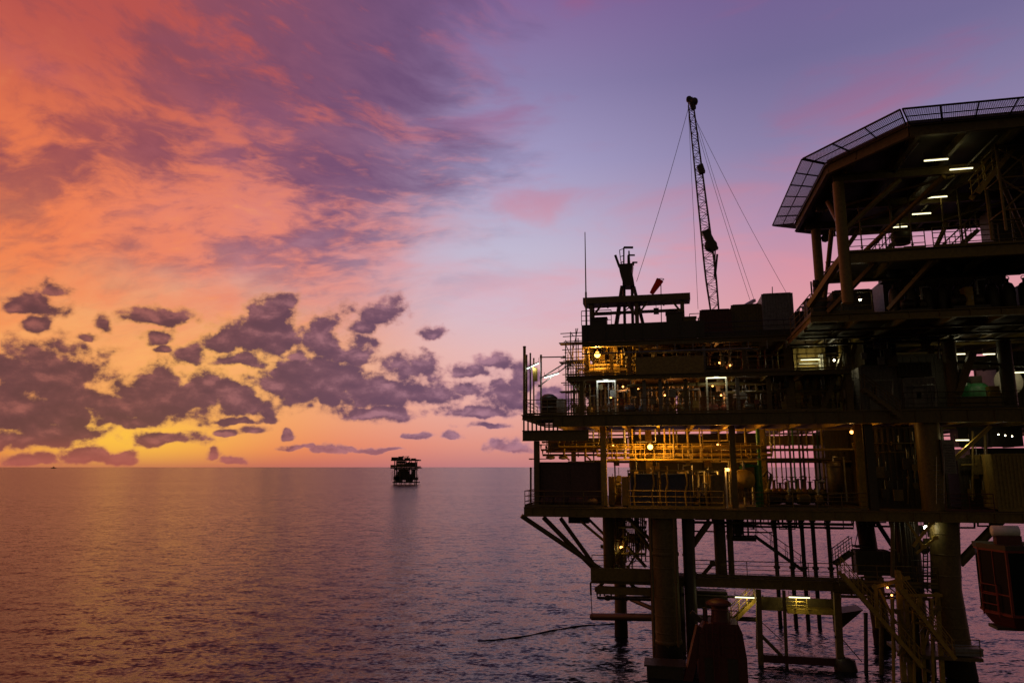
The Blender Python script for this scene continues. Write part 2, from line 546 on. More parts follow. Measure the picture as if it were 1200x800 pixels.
# ------------------------------------------------------------------ meshes
class MB:
    def __init__(self):
        self.v, self.f, self.sm = [], [], []

    def add(self, vs, fs, smooth=False):
        n = len(self.v)
        self.v += [tuple(p) for p in vs]
        self.f += [tuple(i + n for i in f) for f in fs]
        self.sm += [smooth] * len(fs)
        return self

    def box(self, x0, x1, y0, y1, z0, z1):
        x0, x1 = min(x0, x1), max(x0, x1)
        y0, y1 = min(y0, y1), max(y0, y1)
        z0, z1 = min(z0, z1), max(z0, z1)
        vs = [(x, y, z) for x in (x0, x1) for y in (y0, y1) for z in (z0, z1)]
        return self.add(vs, [(0, 1, 3, 2), (4, 6, 7, 5), (0, 4, 5, 1), (2, 3, 7, 6), (0, 2, 6, 4), (1, 5, 7, 3)])

    def bar(self, p, q, w=.1, h=None):
        """a square-cut beam from p to q, w wide and h high"""
        h = w if h is None else h
        p, q = Vector(p), Vector(q)
        d = (q - p).normalized()
        up = Vector((0, 0, 1)) if abs(d.z) < .97 else Vector((0, 1, 0))
        s = d.cross(up).normalized()
        u = s.cross(d).normalized()
        vs = [c + s * a * w / 2 + u * b * h / 2 for c in (p, q) for a, b in ((-1, -1), (1, -1), (1, 1), (-1, 1))]
        return self.add(vs, [(0, 1, 2, 3), (7, 6, 5, 4), (0, 4, 5, 1), (1, 5, 6, 2), (2, 6, 7, 3), (3, 7, 4, 0)])

    def ibeam(self, p, q, w=.3, h=.6, tf=.05):
        p, q = Vector(p), Vector(q)
        d = (q - p).normalized()
        up = Vector((0, 0, 1)) if abs(d.z) < .97 else Vector((0, 1, 0))
        s = d.cross(up).normalized()
        u = s.cross(d).normalized()
        a = u * (h / 2 - tf / 2)
        self.bar(p + a, q + a, w, tf)
        self.bar(p - a, q - a, w, tf)
        e = d * .004
        return self.bar(p + e, q - e, max(.03, tf * .7), h - 2 * tf)

    def tube(self, pts, r=.05, n=8, r2=None, closed=False):
        pts = [Vector(p) for p in pts]
        rs = [r] * len(pts) if r2 is None else [r + (r2 - r) * i / (len(pts) - 1) for i in range(len(pts))]
        k = len(pts)
        vs, fs = [], []
        ref = None
        for i, p in enumerate(pts):
            a = pts[i - 1] if (i > 0 or closed) else pts[i]
            b = pts[(i + 1) % k] if (i < k - 1 or closed) else pts[i]
            d = (b - a).normalized()
            if ref is None:
                ref = Vector((0, 0, 1)) if abs(d.z) < .9 else Vector((1, 0, 0))
            s = d.cross(ref)
            if s.length < 1e-4: s = d.cross(Vector((0, 1, 0)))
            s.normalize()
            u = s.cross(d).normalized()
            ref = u
            for j in range(n):
                g = 2 * PI * j / n
                vs.append(p + (s * math.cos(g) + u * math.sin(g)) * rs[i])
        for i in range(k if closed else k - 1):
            for j in range(n):
                a, b = i * n + j, i * n + (j + 1) % n
                c, d_ = ((i + 1) % k) * n + (j + 1) % n, ((i + 1) % k) * n + j
                fs.append((a, d_, c, b))
        self.add(vs, fs, n > 5)
        if not closed:
            self.add(vs[:n], [tuple(range(n))])
            self.add(vs[-n:], [tuple(range(n))[::-1]])
        return self

    def lathe(self, c, prof, n=20, axis='z'):
        """prof: (radius, height) pairs round an axis through c"""
        c = Vector(c)
        ax = {'z': (Vector((1, 0, 0)), Vector((0, 1, 0)), Vector((0, 0, 1))), 'x': (Vector((0, 1, 0)), Vector((0, 0, 1)), Vector((1, 0, 0))), 'y': (Vector((0, 0, 1)), Vector((1, 0, 0)), Vector((0, 1, 0)))}[axis]
        vs, fs = [], []
        for rr, hh in prof:
            for j in range(n):
                g = 2 * PI * j / n
                vs.append(c + ax[0] * rr * math.cos(g) + ax[1] * rr * math.sin(g) + ax[2] * hh)
        for i in range(len(prof) - 1):
            for j in range(n):
                fs.append((i * n + j, i * n + (j + 1) % n, (i + 1) * n + (j + 1) % n, (i + 1) * n + j))
        self.add(vs, fs, True)
        self.add(vs[:n], [tuple(range(n))[::-1]])
        return self.add(vs[-n:], [tuple(range(n))])

    def ring(self, c, rad, r, axis='z', n=16, k=6):
        c = Vector(c)
        pts = []
        for j in range(n):
            g = 2 * PI * j / n
            a, b = math.cos(g) * rad, math.sin(g) * rad
            pts.append(c + Vector({'z': (a, b, 0), 'y': (a, 0, b), 'x': (0, a, b)}[axis]))
        return self.tube(pts, r, k, closed=True)

    def prism(self, poly, z0, z1):
        n = len(poly)
        vs = [(p[0], p[1], z0) for p in poly] + [(p[0], p[1], z1) for p in poly]
        return self.add(vs, [tuple(range(n))[::-1], tuple(range(n, 2 * n))] + [(i, (i + 1) % n, n + (i + 1) % n, n + i) for i in range(n)])

    def build(self, name, mat, parent=None, base=None, frame=None, label=None):
        me = bpy.data.meshes.new(name)
        b = Vector(base) if base is not None else (Vector(parent['_b']) if parent is not None else Vector((0, 0, 0)))
        me.from_pydata([tuple(Vector(v) - b) for v in self.v], [], self.f)
        for p, s in zip(me.polygons, self.sm): p.use_smooth = s
        me.update()
        me.materials.append(M[mat] if isinstance(mat, str) else mat)
        o = bpy.data.objects.new(name, me)
        COL.objects.link(o)
        if parent is not None:
            o.parent = parent
            o['_b'] = tuple(b)
        else:
            o.matrix_world = (PF if frame is None else frame) @ Matrix.Translation(b)
            o['_b'] = tuple(b)
        if label: o['label'] = label
        return o


def tag(o, label, cat, group=None):
    o['label'], o['category'] = label, cat
    if group: o['group'] = group
    return o


def thing(name, label, cat, base, group=None, frame=None):
    o = bpy.data.objects.new(name, None)
    COL.objects.link(o)
    o.empty_display_size = .5
    o.matrix_world = (PF if frame is None else frame) @ Matrix.Translation(Vector(base))
    o['_b'] = tuple(Vector(base))
    return tag(o, label, cat, group)


def lamp(parent, at, power, col, radius=.12):
    ld = bpy.data.lights.new('lamp_light', 'POINT')
    ld.energy = power
    ld.color = col
    ld.shadow_soft_size = radius
    o = bpy.data.objects.new('lamp_light', ld)
    COL.objects.link(o)
    o.parent = parent
    o.location = Vector(at) - Vector(parent['_b'])
    return o


def dup(root, shift, label=None, group=None):
    """copy of a thing with copies of its parts and sub-parts, moved by shift in the platform frame"""
    def cp(o, par):
        c = o.copy()
        COL.objects.link(c)
        if par is not None:
            c.parent = par
            c.matrix_parent_inverse = o.matrix_parent_inverse
        for ch in list(o.children): cp(ch, c)
        return c
    r = cp(root, None)
    r.matrix_world = root.matrix_basis.copy()
    r.location = root.location + PF.to_3x3() @ Vector(shift)
    if label: r['label'] = label
    if group: r['group'] = group
    return r


# ------------------------------------------------------------------ kinds of things
RAILS = 'steel guard railings along the deck edges'


def railing(pts, label, h=1.1, step=1.6, mat='ochre', r=.028, cat='railing', toe=True, mids=2, group=None):
    """guard rail along a line of floor points"""
    pts = [Vector(p) for p in pts]
    t = thing('guard_railing', label, cat, pts[0], group)
    up = Vector((0, 0, 1))
    MB().tube([p + up * h for p in pts], r * 1.15, 6).build('top_rail', mat, t)
    for k in range(mids):
        MB().tube([p + up * h * (k + 1) / (mids + 1) for p in pts], r * .85, 6).build('mid_rail', mat, t)
    if toe:
        m = MB()
        for a, b in zip(pts, pts[1:]): m.bar(a + up * .09, b + up * .09, .015, .14)
        m.build('toe_board', mat, t)
    for i, (a, b) in enumerate(zip(pts, pts[1:])):
        n = max(1, round((b - a).length / step))
        for k in range(n + (1 if i == len(pts) - 2 else 0)):
            p = a.lerp(b, k / n)
            MB().tube([p + up * .012, p + up * h], r, 6).build('post', mat, t)
    return t


def staircase(p, q, width, label, mat='ochre', side=(0, 1, 0), rails=True, n=None):
    """flight of steps from p (foot) to q (head); side is the horizontal across"""
    p, q, s = Vector(p), Vector(q), Vector(side).normalized()
    t = thing('staircase', label, 'stairs', p)
    up = Vector((0, 0, 1))
    for k in (0, 1):
        o = s * width * k
        MB().bar(p + o, q + o, .06, .24).build('stringer', mat, t)
    n = n or max(4, int(abs(q.z - p.z) / .22))
    for k in range(1, n):
        c = p.lerp(q, k / n)
        d = Vector((q.x - p.x, q.y - p.y, 0)).normalized() * .13
        MB().bar(c + s * .035 , c + s * (width - .035), .24, .035).build('tread', 'grating', t) if False else \
            MB().add([c - d + s * .035, c + d + s * .035, c + d + s * (width - .035), c - d + s * (width - .035),
                      c - d + s * .035 - up * .03, c + d + s * .035 - up * .03, c + d + s * (width - .035) - up * .03, c - d + s * (width - .035) - up * .03],
                     [(0, 1, 2, 3), (7, 6, 5, 4), (0, 4, 5, 1), (1, 5, 6, 2), (2, 6, 7, 3), (3, 7, 4, 0)]).build('tread', 'grating', t)
    if rails:
        for k in (0, 1):
            o = s * width * k
            h = MB().tube([p + o + up * 1.0, q + o + up * 1.0], .03, 6).build('handrail', mat, t)
            MB().tube([p + o + up * .55, q + o + up * .55], .022, 6).build('mid_rail', mat, t)
            nb = 4 if (q - p).length < 5 else 9
            for j in range(nb):
                c = p.lerp(q, .04 + .92 * j / (nb - 1)) + o
                MB().tube([c + up * .1, c + up * 1.0], .025, 6).build('post', mat, t)
    return t


def tube_lamp(c, length, label, mat='tube', power=26, col=(1.0, .86, .45), d=(1, 0, 0), group=None):
    """fluorescent lamp hung with its tube below the housing"""
    c, d = Vector(c), Vector(d).normalized()
    t = thing('fluorescent_lamp', label, 'lamp', c, group)
    a, b = c - d * length / 2, c + d * length / 2
    up = Vector((0, 0, 1))
    MB().bar(a + up * .085, b + up * .085, .13, .06).build('housing', 'dark', t)
    MB().tube([a, b], .038, 8).build('tube', mat, t)
    for e in (a, b):
        MB().tube([e + up * .13, e + up * .42], .018, 5).build('hanger', 'galv', t)
    lamp(t, c - up * .16 + Vector((0, -.03, 0)), power, col, .15)
    return t


def flood(c, label, mat='sodium', power=300, col=(1.0, .46, .07), r=.2, back=(0, 1, 0)):
    """floodlight: glowing lens in a round hood on a bracket"""
    c, bk = Vector(c), Vector(back).normalized()
    t = thing('floodlight', label, 'lamp', c)
    MB().lathe(c, [(.02, -r), (r * .5, -r * .87), (r * .87, -r * .5), (r, 0), (r * .87, r * .5), (r * .5, r * .87), (.02, r)], 16).build('lens', mat, t)
    MB().lathe(c, [(r * .6, r * .84), (r * .55, r * 1.05), (r * .35, r * 1.2), (r * .3, r * 1.3), (.02, r * 1.32)], 14).build('hood', 'dark', t)
    MB().tube([c + Vector((0, 0, r * 1.3)), c + Vector((0, 0, r * 1.3 + .16)), c + Vector((0, 0, r * 1.3 + .16)) + bk * .6], .03, 6).build('bracket', 'dark', t)
    lamp(t, c - bk * (r + .18), power, col, .15)
    return t


def column(mb, x, y, z0, z1, w=.3):
    return mb.ibeam((x, y, z0), (x, y, z1), w, w, .04)


def vessel_h(c, length, rad, label, mat='ochre', axis='x', cat='vessel'):
    c = Vector(c)
    t = thing('pressure_vessel', label, cat, c - Vector((0, 0, rad + .5)))
    hl = length / 2
    MB().lathe(c, [(.02, -hl - rad * .5), (rad * .5, -hl - rad * .42), (rad * .85, -hl - rad * .2), (rad, -hl), (rad, hl), (rad * .85, hl + rad * .2), (rad * .5, hl + rad * .42), (.02, hl + rad * .5)], 24, axis).build('shell', mat, t)
    d = Vector((1, 0, 0)) if axis == 'x' else Vector((0, 1, 0))
    s = Vector((0, 1, 0)) if axis == 'x' else Vector((1, 0, 0))
    for k in (-.6, .6):
        p = c + d * hl * k
        MB().bar(p - Vector((0, 0, rad + .5)), p - Vector((0, 0, rad * .75)), .22, rad * 1.5).build('saddle', 'dark', t)
    for k in (-.3, .3):
        p = c + d * hl * k + Vector((0, 0, rad - .05))
        m = MB().tube([p, p + Vector((0, 0, .45))], .1, 10)
        m.lathe(p + Vector((0, 0, .42)), [(.19, 0), (.19, .06)], 14)
        m.build('nozzle', 'galv', t)
    return t


def vessel_v(c, height, rad, label, mat='grey'):
    """upright vessel standing on c"""
    c = Vector(c)
    t = thing('upright_vessel', label, 'vessel', c)
    z0, z1 = .5, height - rad * .4
    MB().lathe(c, [(rad * .9, .01), (rad * .9, z0), (rad, z0 + .02), (rad, z1), (rad * .8, z1 + rad * .25), (rad * .4, z1 + rad * .38), (.02, z1 + rad * .4)], 24).build('shell', mat, t)
    m = MB().tube([c + Vector((0, 0, z1 + rad * .35)), c + Vector((0, 0, height + .3)), c + Vector((rad * 1.4, 0, height + .3)), c + Vector((rad * 1.4, 0, .4))], .07, 8)
    m.build('overhead_pipe', 'galv', t)
    for z in (z0 + .35, z1 - .2):
        MB().lathe(c + Vector((0, 0, z)), [(rad + .04, 0), (rad + .04, .09)], 24).build('band', 'dark', t)
    return t


def riser(x, y, z0, z1, label, mat='galv', r=.07, group=None, wheel=True):
    """upright pipe with flanges and a hand-wheel valve"""
    t = thing('riser_pipe', label, 'pipe', (x, y, z0), group)
    MB().tube([(x, y, z0), (x, y, z1)], r, 10).build('pipe', mat, t)
    for z in (z0 + (z1 - z0) * .28, z0 + (z1 - z0) * .8):
        MB().lathe((x, y, z), [(r * 2.0, 0), (r * 2.0, .07)], 14).build('flange', mat, t)
    if wheel:
        z = z0 + (z1 - z0) * .36
        v = MB().lathe((x, y, z - .16), [(r * 1.1, 0), (r * 1.9, .1), (r * 1.9, .22), (r * 1.1, .32)], 12).build('valve', mat, t)
        MB().tube([(x, y - r, z), (x, y - r - .3, z)], .02, 6).ring((x, y - r - .3, z), .17, .02, 'y', 14, 5).build('handwheel', 'dred', v)
    return t


def pipe(pts, r, label, mat='galv', flanges=True, cat='pipe', group=None):
    pts = [Vector(p) for p in pts]
    t = thing('pipe_run', label, cat, pts[0], group)
    MB().tube(pts, r, 10).build('pipe', mat, t)
    if flanges:
        for a, b in zip(pts, pts[1:]):
            if (b - a).length > 1.2:
                c = a.lerp(b, .5)
                d = (b - a).normalized() * .04
                MB().tube([c - d, c + d], r * 1.8, 12).build('flange', mat, t)
    return t


def pump(c, label, mat='blue', s=1.0):
    """motor and pump on a skid"""
    c = Vector(c)
    t = thing('pump_set', label, 'pump', c)
    MB().box(c.x - 1.0 * s, c.x + 1.0 * s, c.y - .4 * s, c.y + .4 * s, c.z + .004, c.z + .22 * s).build('skid', 'dark', t)
    a = c + Vector((-.45 * s, 0, .6 * s))
    m = MB().lathe(a, [(.1 * s, -.5 * s), (.3 * s, -.45 * s), (.34 * s, -.3 * s), (.34 * s, .3 * s), (.28 * s, .42 * s), (.06 * s, .45 * s), (.06 * s, .75 * s)], 16, 'x')
    for k in range(8): m.lathe(a + Vector((-.28 * s + .075 * s * k, 0, 0)), [(.37 * s, 0), (.37 * s, .02 * s)], 16, 'x')
    m.build('motor', mat, t)
    b = c + Vector((.5 * s, 0, .55 * s))
    MB().lathe(b, [(.1 * s, -.28 * s), (.36 * s, -.2 * s), (.36 * s, .2 * s), (.2 * s, .28 * s)], 18, 'x').build('pump_casing', mat, t)
    m = MB().tube([b + Vector((0, 0, .3 * s)), b + Vector((0, 0, 1.25 * s)), b + Vector((.5 * s, 0, 1.25 * s))], .09 * s, 10)
    m.lathe(b + Vector((0, 0, .6 * s)), [(.17 * s, 0), (.17 * s, .06 * s)], 12)
    m.build('discharge_pipe', 'galv', t)
    return t


def cabinet(x0, x1, y0, y1, z0, z1, label, mat='yellow', doors=2):
    t = thing('control_cabinet', label, 'cabinet', ((x0 + x1) / 2, y0, z0))
    MB().box(x0, x1, y0, y1, z0 + .1, z1).build('body', mat, t)
    MB().box(x0 + .05, x1 - .05, y0 + .05, y1 - .05, z0 + .004, z0 + .1).build('plinth', 'dark', t)
    w = (x1 - x0) / doors
    for k in range(doors):
        d = MB().box(x0 + w * k + .03, x0 + w * (k + 1) - .03, y0 - .03, y0 - .003, z0 + .16, z1 - .05).build('door', mat, t)
        MB().box(x0 + w * (k + 1) - .12, x0 + w * (k + 1) - .08, y0 - .06, y0 - .033, (z0 + z1) / 2 - .1, (z0 + z1) / 2 + .1).build('handle', 'galv', d)
    return t


def container(x0, x1, y0, y1, z0, z1, label, mat='dred', ribs=14, cat='container', name='cargo_container', doors=False):
    """ribbed steel box with corner posts"""
    t = thing(name, label, cat, ((x0 + x1) / 2, y0, z0))
    MB().box(x0 + .06, x1 - .06, y0 + .06, y1 - .06, z0 + .12, z1 - .03).build('wall', mat, t)
    m = MB()
    for k in range(ribs):
        xx = x0 + .3 + (x1 - x0 - .6) * k / max(1, ribs - 1)
        m.box(xx - .05, xx + .05, y0 + .01, y0 + .057, z0 + .22, z1 - .14)
    m.build('front_corrugation', mat, t)
    for xx in (x0, x1 - .14):
        for yy in (y0, y1 - .14):
            MB().box(xx, xx + .14, yy, yy + .14, z0 + .123, z1 - .05).build('corner_post', mat, t)
    for yy in (y0 + .003, y1 - .123):
        MB().box(x0 + .003, x1 - .003, yy, yy + .12, z0 + .004, z0 + .12).build('bottom_rail', mat, t)
        MB().box(x0 + .143, x1 - .143, yy, yy + .12, z1 - .12, z1 - .006).build('top_rail', mat, t)
    return t
# ------------------------------------------------------------------ the production platform
ZC, ZCB = 10.12, 9.45          # cellar deck
ZM, ZMB = 16.62, 15.75         # main deck
Z3, Z3B = 19.46, 19.10         # mezzanine
Z4, Z4B = 21.95, 21.55         # upper deck
ZU, ZUB = 21.60, 21.12         # helideck support deck
ZS, ZSB = 5.40, 4.75           # lower (sea) deck
ZH = 29.45
DEEP = 22.0
XR = 42.0
H = Vector((0, 0, 1))


def X(px, ly, py=520): return L(px, py, ly).x
def Z(py, ly, px=800): return L(px, py, ly).z


plat = thing('offshore_platform', 'large dark steel oil platform standing on thick legs in the sea', 'oil platform', (12, 8, 0))

# decks: plate, edge girder, joists
def deck(x0, x1, y0, y1, zt, zb, joist=2.4, edge='ochre', plate='grating', under='ochre'):
    d = MB().box(x0, x1, y0 + .12, y1, zt - .06, zt).build('deck', plate, plat)
    h = zt - zb
    m = MB()
    m.box(x0, x1, y0, y0 + .10, zb + .05, zt - .08)
    m.box(x0 - .003, x1 + .003, y0 - .12, y0 + .16, zb, zb + .05)
    m.box(x0 - .003, x1 + .003, y0 - .12, y0 + .115, zt - .08, zt - .03)
    k = x0 + .6
    while k < x1:
        m.box(k - .02, k + .02, y0 - .09, y0 - .003, zb + .053, zt - .083)
        k += 1.55
    m.build('edge_girder', edge, d)
    m = MB().ibeam((x0 + .1, y0 + .2, zb + h * .45), (x0 + .1, y1, zb + h * .45), .2, h * .85)
    n = int((x1 - x0) / joist)
    for k in range(1, n + 1):
        xx = x0 + (x1 - x0) * k / (n + .2)
        m.ibeam((xx, y0 + .2, zb + h * .45), (xx, y1, zb + h * .45), .2, h * .85)
    for yy in (y0 + (y1 - y0) * .33, y0 + (y1 - y0) * .66, y1 - .2):
        m.box(x0 + .13, x1 - .13, yy - .08, yy + .08, zb - .08, zb + .055)
    m.build('under_beams', under, d)
    return d


deck(0.1, XR, 0.0, DEEP, ZC, ZCB)
deck(0.0, 2.3, 0.0, 9.0, ZM, 16.27, edge='brown', under='brown')
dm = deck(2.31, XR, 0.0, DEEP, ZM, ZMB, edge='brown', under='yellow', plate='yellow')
deck(X(665, .3), X(1003, .3), 0.3, 17.0, Z3, Z3B, edge='brown')
deck(X(684, .5), 24.0, 0.5, DEEP, Z4, Z4B, edge='brown')
deck(24.0, XR, 0.5, 12.5, Z4, Z4B, edge='dark')
deck(18.6, XR, -8.0, 0.3, ZU + .0, ZUB, edge='ochre', under='ochre')
deck(X(690, 2), 23.0, 2.0, 3.7, ZS, ZSB, edge='ochre')
# girder under the left end of the main deck, with open posts above it
m = MB().box(-.02, X(690, .2), .2, .34, 14.82, 15.45)
m.box(-.03, X(690, .2), .08, .46, 15.45, 15.52).box(-.03, X(690, .2), .08, .46, 14.76, 14.82)
m.build('edge_beam', 'brown', plat)
for k in range(9):
    xx = .08 + k * .31
    MB().box(xx - .05, xx + .05, .12, .24, 15.52, 16.26).build('stub_post', 'brown', plat)
# skirt of the upper deck
m = MB().box(X(684, .45), X(832, .45), .38, .46, Z4 + .02, 23.2)
for k in range(7):
    xx = X(690, .4) + k * 1.32
    m.box(xx - .05, xx + .05, .30, .377, Z4 + .03, 23.15)
m.build('deck_skirt', 'dark', plat)
m = MB()
for xx in [X(684, .4) + .4 + 1.25 * k for k in range(14)]:
    m.box(xx - .03, xx + .03, .28, .36, Z4B - .55, Z4B - .003)
m.tube([(X(684, .4), .32, Z4B - .5), (X(888, .4), .32, Z4B - .5)], .06, 8)
m.build('drain_gutter', 'grey', plat)

# columns between the decks
for px, ly, z0, z1, w, mt in ((629, .6, ZC, 14.76, .38, 'brown'), (707, 1.0, ZC, ZMB, .42, 'yellow'), (760, 6.0, ZC, ZMB, .5, 'yellow'), (858, 1.2, ZC, ZMB, .4, 'ochre'), (893, 6.0, ZC, ZMB, .4, 'ochre'),
                          (1006, 1.5, ZC, ZMB, .45, 'yellow'), (1018, .6, ZC, ZMB, .5, 'dark'), (672, 14, ZC, ZMB, .4, 'brown'), (830, 14, ZC, ZMB, .4, 'ochre'), (980, 14, ZC, ZMB, .4, 'ochre'),
                          (683, .8, ZM, Z3B, .28, 'brown'), (757, 1.0, ZM, Z3B, .25, 'grey'), (776, 1.0, ZM, Z3B, .25, 'grey'), (806, 1.0, ZM, Z3B, .25, 'brown'), (868, 1.0, ZM, Z3B, .25, 'grey'), (905, 1.0, ZM, Z3B, .3, 'brown'), (1000, .8, ZM, Z4B, .4, 'brown'),
                          (690, .9, Z3, Z4B, .26, 'brown'), (719, 1.2, Z3, Z4B, .22, 'ochre'), (740, .9, Z3, Z4B, .26, 'brown'), (830, .9, Z3, Z4B, .2, 'grey'), (878, .9, Z3, Z4B, .26, 'brown'), (930, 2.0, ZM, Z4B, .5, 'ochre')):
    m = MB()
    column(m, X(px, ly), ly, z0 + .004, z1 - .004, w)
    m.build('column', mt, plat)
# big tubular columns of the right-hand part
for px, py, ly, z0, z1, r, mt in ((1113, 420, .9, ZM, ZUB, .42, 'brown'), (1178, 420, .9, ZM, ZUB, .42, 'dark'), (1092, 560, 1.0, ZC - .7, ZMB, .74, 'ochre'), (1052, 560, 5.0, ZC - .7, ZMB, 1.0, 'dark')):
    c = L(px, py, ly)
    MB().tube([(c.x, c.y, z0), (c.x, c.y, z1)], r, 24).build('column', mt, plat)
# braces on the main deck, right
for a, b, w, mt in ((L(1122, 462, .6), L(1140, 412, .6), .42, 'ochre'), (L(985, 470, 2), L(1002, 402, 2), .3, 'ochre'), (L(962, 486, 2), L(990, 410, 2), .3, 'brown'), (L(1104, 551, 1.2), L(1161, 499, 1.2), .22, 'yellow')):
    MB().bar(a, b, w, w).build('brace', mt, plat)

# jacket legs
legs = []
LEGC = L(1106, 606, 1.2); LEGC.z = ZCB - .02
LEGB = L(1109, 690, 1.2)
LEGA = L(1128, 800, 1.2)
LEGA = LEGB + (LEGA - LEGB) * ((LEGB.z + 3) / (LEGB.z - LEGA.z))
for pts, r, mt in (([(9.86, 1.0, -3), (9.86, 1.2, ZCB)], .86, 'brown'), ([(6.25, 7.7, -3), (6.3, 7.9, ZCB)], .47, 'brown'),
                   ([LEGA, LEGB, LEGC], .86, 'brown'), ([(25.6, 9.0, -3), (24.6, 8.6, ZCB - .02)], .62, 'dark'),
                   ([(9.9, 12.0, -3), (9.9, 12.0, ZCB)], .55, 'dark')):
    lg = MB().tube(pts, r, 28).build('leg', mt, plat)
    a, b = Vector(pts[0]), Vector(pts[1])
    for z in (ZS + 1.6, 1.3):
        if r > .8 and len(pts) == 2:
            c = a.lerp(b, (z - a.z) / (b.z - a.z))
            MB().lathe(c, [(r + .035, -.12), (r + .06, -.08), (r + .06, .08), (r + .035, .12)], 28).build('joint_can', mt, lg)
    if r > .8:
        for z in (1.9, 3.0, 4.2, 6.1, 7.4, 8.7):
            k_ = 0 if len(pts) == 2 or z < pts[1].z else 1
            a, b = Vector(pts[k_]), Vector(pts[k_ + 1])
            c = a.lerp(b, (z - a.z) / (b.z - a.z))
            MB().lathe(c, [(r + .004, -.05), (r + .022, -.02), (r + .022, .02), (r + .004, .05)], 28).build('weld_seam', 'brown', lg)
    legs.append(lg)
MB().tube([(X(802, 1.6), 1.6, -2), (X(802, 1.6), 1.6, ZCB)], .42, 18).build('caisson', 'dark', plat)
MB().tube([(X(761, 1.4), 1.4, -2), (X(761, 1.4), 1.4, ZCB)], .26, 18).build('caisson', 'dark', plat)
MB().tube([(X(838, 5), 5, ZS - .7), (X(838, 5), 5, ZCB)], .42, 18).build('caisson', 'brown', plat)
MB().tube([(X(850, 5), 5.2, ZS - .7), (X(850, 5), 5.2, ZCB)], .22, 14).build('caisson', 'ochre', plat)
MB().tube([(X(711, 4), 4, ZSB), (X(711, 4), 4, ZCB)], .44, 20).build('caisson', 'brown', plat)
MB().tube([(X(1040, 3), 3, ZS - 5), (X(1040, 3), 3, ZCB)], .3, 14).build('caisson', 'dark', plat)
MB().tube([(X(797, 3, 690), 4, -2), (X(797, 3, 690), 4, ZSB)], .3, 14).build('caisson', 'dark', plat)
MB().tube([(X(1053, 2.6), 2.6, -2), (X(1053, 2.6), 2.6, ZCB)], .72, 22).build('caisson', 'dark', plat)
# braces below the cellar deck
def br(p, q, r, mt='brown'): MB().tube([p, q], r, 14).build('brace', mt, plat)
br(L(611, 604, .3), L(706, 668, 2.5), .17)
br(L(637, 606, 1.0), L(706, 676, 3.0), .17)
br(L(657, 607, 2.0), L(708, 678, 4.0), .15)
br(L(680, 610, 5.0), L(716, 640, 5.0), .10, 'yellow')
br(L(690, 608, 6.0), L(718, 636, 6.0), .10, 'yellow')
br(L(716, 664, 4), L(730, 642, 4), .12, 'yellow')
br(L(738, 608, 5), L(770, 655, 5), .16)
br(L(730, 612, 6), L(712, 660, 6), .12)
br(L(757, 664, 5), L(735, 640, 5), .12)
br(L(802, 652, 2.2), L(832, 610, 2.2), .22)
br(L(694, 722, 7.5), L(770, 723, 3.0), .27, 'dark')
br(L(808, 725, 2.0), L(830, 726, 6.0), .2)
br(L(740, 702, 5), L(768, 714, 2.2), .16, 'dark')
br(L(1124, 660, 1.4), L(1176, 606, 1.4), .28, 'brown')
br(L(1085, 645, 2), L(1046, 606, 5), .3, 'dark')
br(L(1028, 612, 5), L(1046, 640, 7), .16, 'dark')
br(L(700, 688, 3), L(770, 692, 3), .15, 'ochre')

# lower deck, outboard left end
m = MB().box(X(690, 2), X(768, 2), 1.6, 1.95, 5.0, 5.85)
m.box(X(697, 2), X(768, 2), 1.5, 1.9, 4.1, 4.6)
m.build('landing_beam', 'ochre', plat)

# ---- helideck --------------------------------------------------------
heli = thing('helideck', 'eight-sided helicopter deck with a sloping safety net round its edge', 'helideck', (27.5, -6, ZH))
x0, x1, x2, x3, y0, y1, y2, y3 = 19.5, 22.4, 32.6, 35.5, -15.0, -11.0, -1.0, .6
OCT = [(x0, y2), (x0, y1), (x1, y0), (x2, y0), (x3, y1), (x3, y2), (x2, y3), (x1, y3)]
MB().prism(OCT, ZH, ZH + .25).build('landing_slab', 'dark', heli)
cx, cy = 27.5, -6.0
for i in range(8):
    a, b = OCT[i], OCT[(i + 1) % 8]
    va, vb = Vector((*a, ZH - .3)), Vector((*b, ZH - .3))
    d = (vb - va).normalized() * .03
    MB().ibeam(va + d, vb - d, .24, .58, .05).build('rim_beam', 'brown', heli)
for k in range(7):
    xx = 20.6 + 2.3 * k
    ya = -11.2 - (min(xx - x0, x1 - x0) / (x1 - x0)) * 3.6 if xx < x1 else (-14.8 if xx < x2 else -14.8 + (xx - x2) * 1.25)
    yb = -.8 if xx < x1 else .4
    MB().ibeam((xx, ya, ZH - .26), (xx, yb, ZH - .26), .2, .46).build('joist', 'brown', heli)
for yy in (-10.6, -6.0, -2.4):
    MB().ibeam((x0 + .3, yy, ZH - .74), (x3 - .3, yy, ZH - .74), .3, .46).build('main_beam', 'brown', heli)
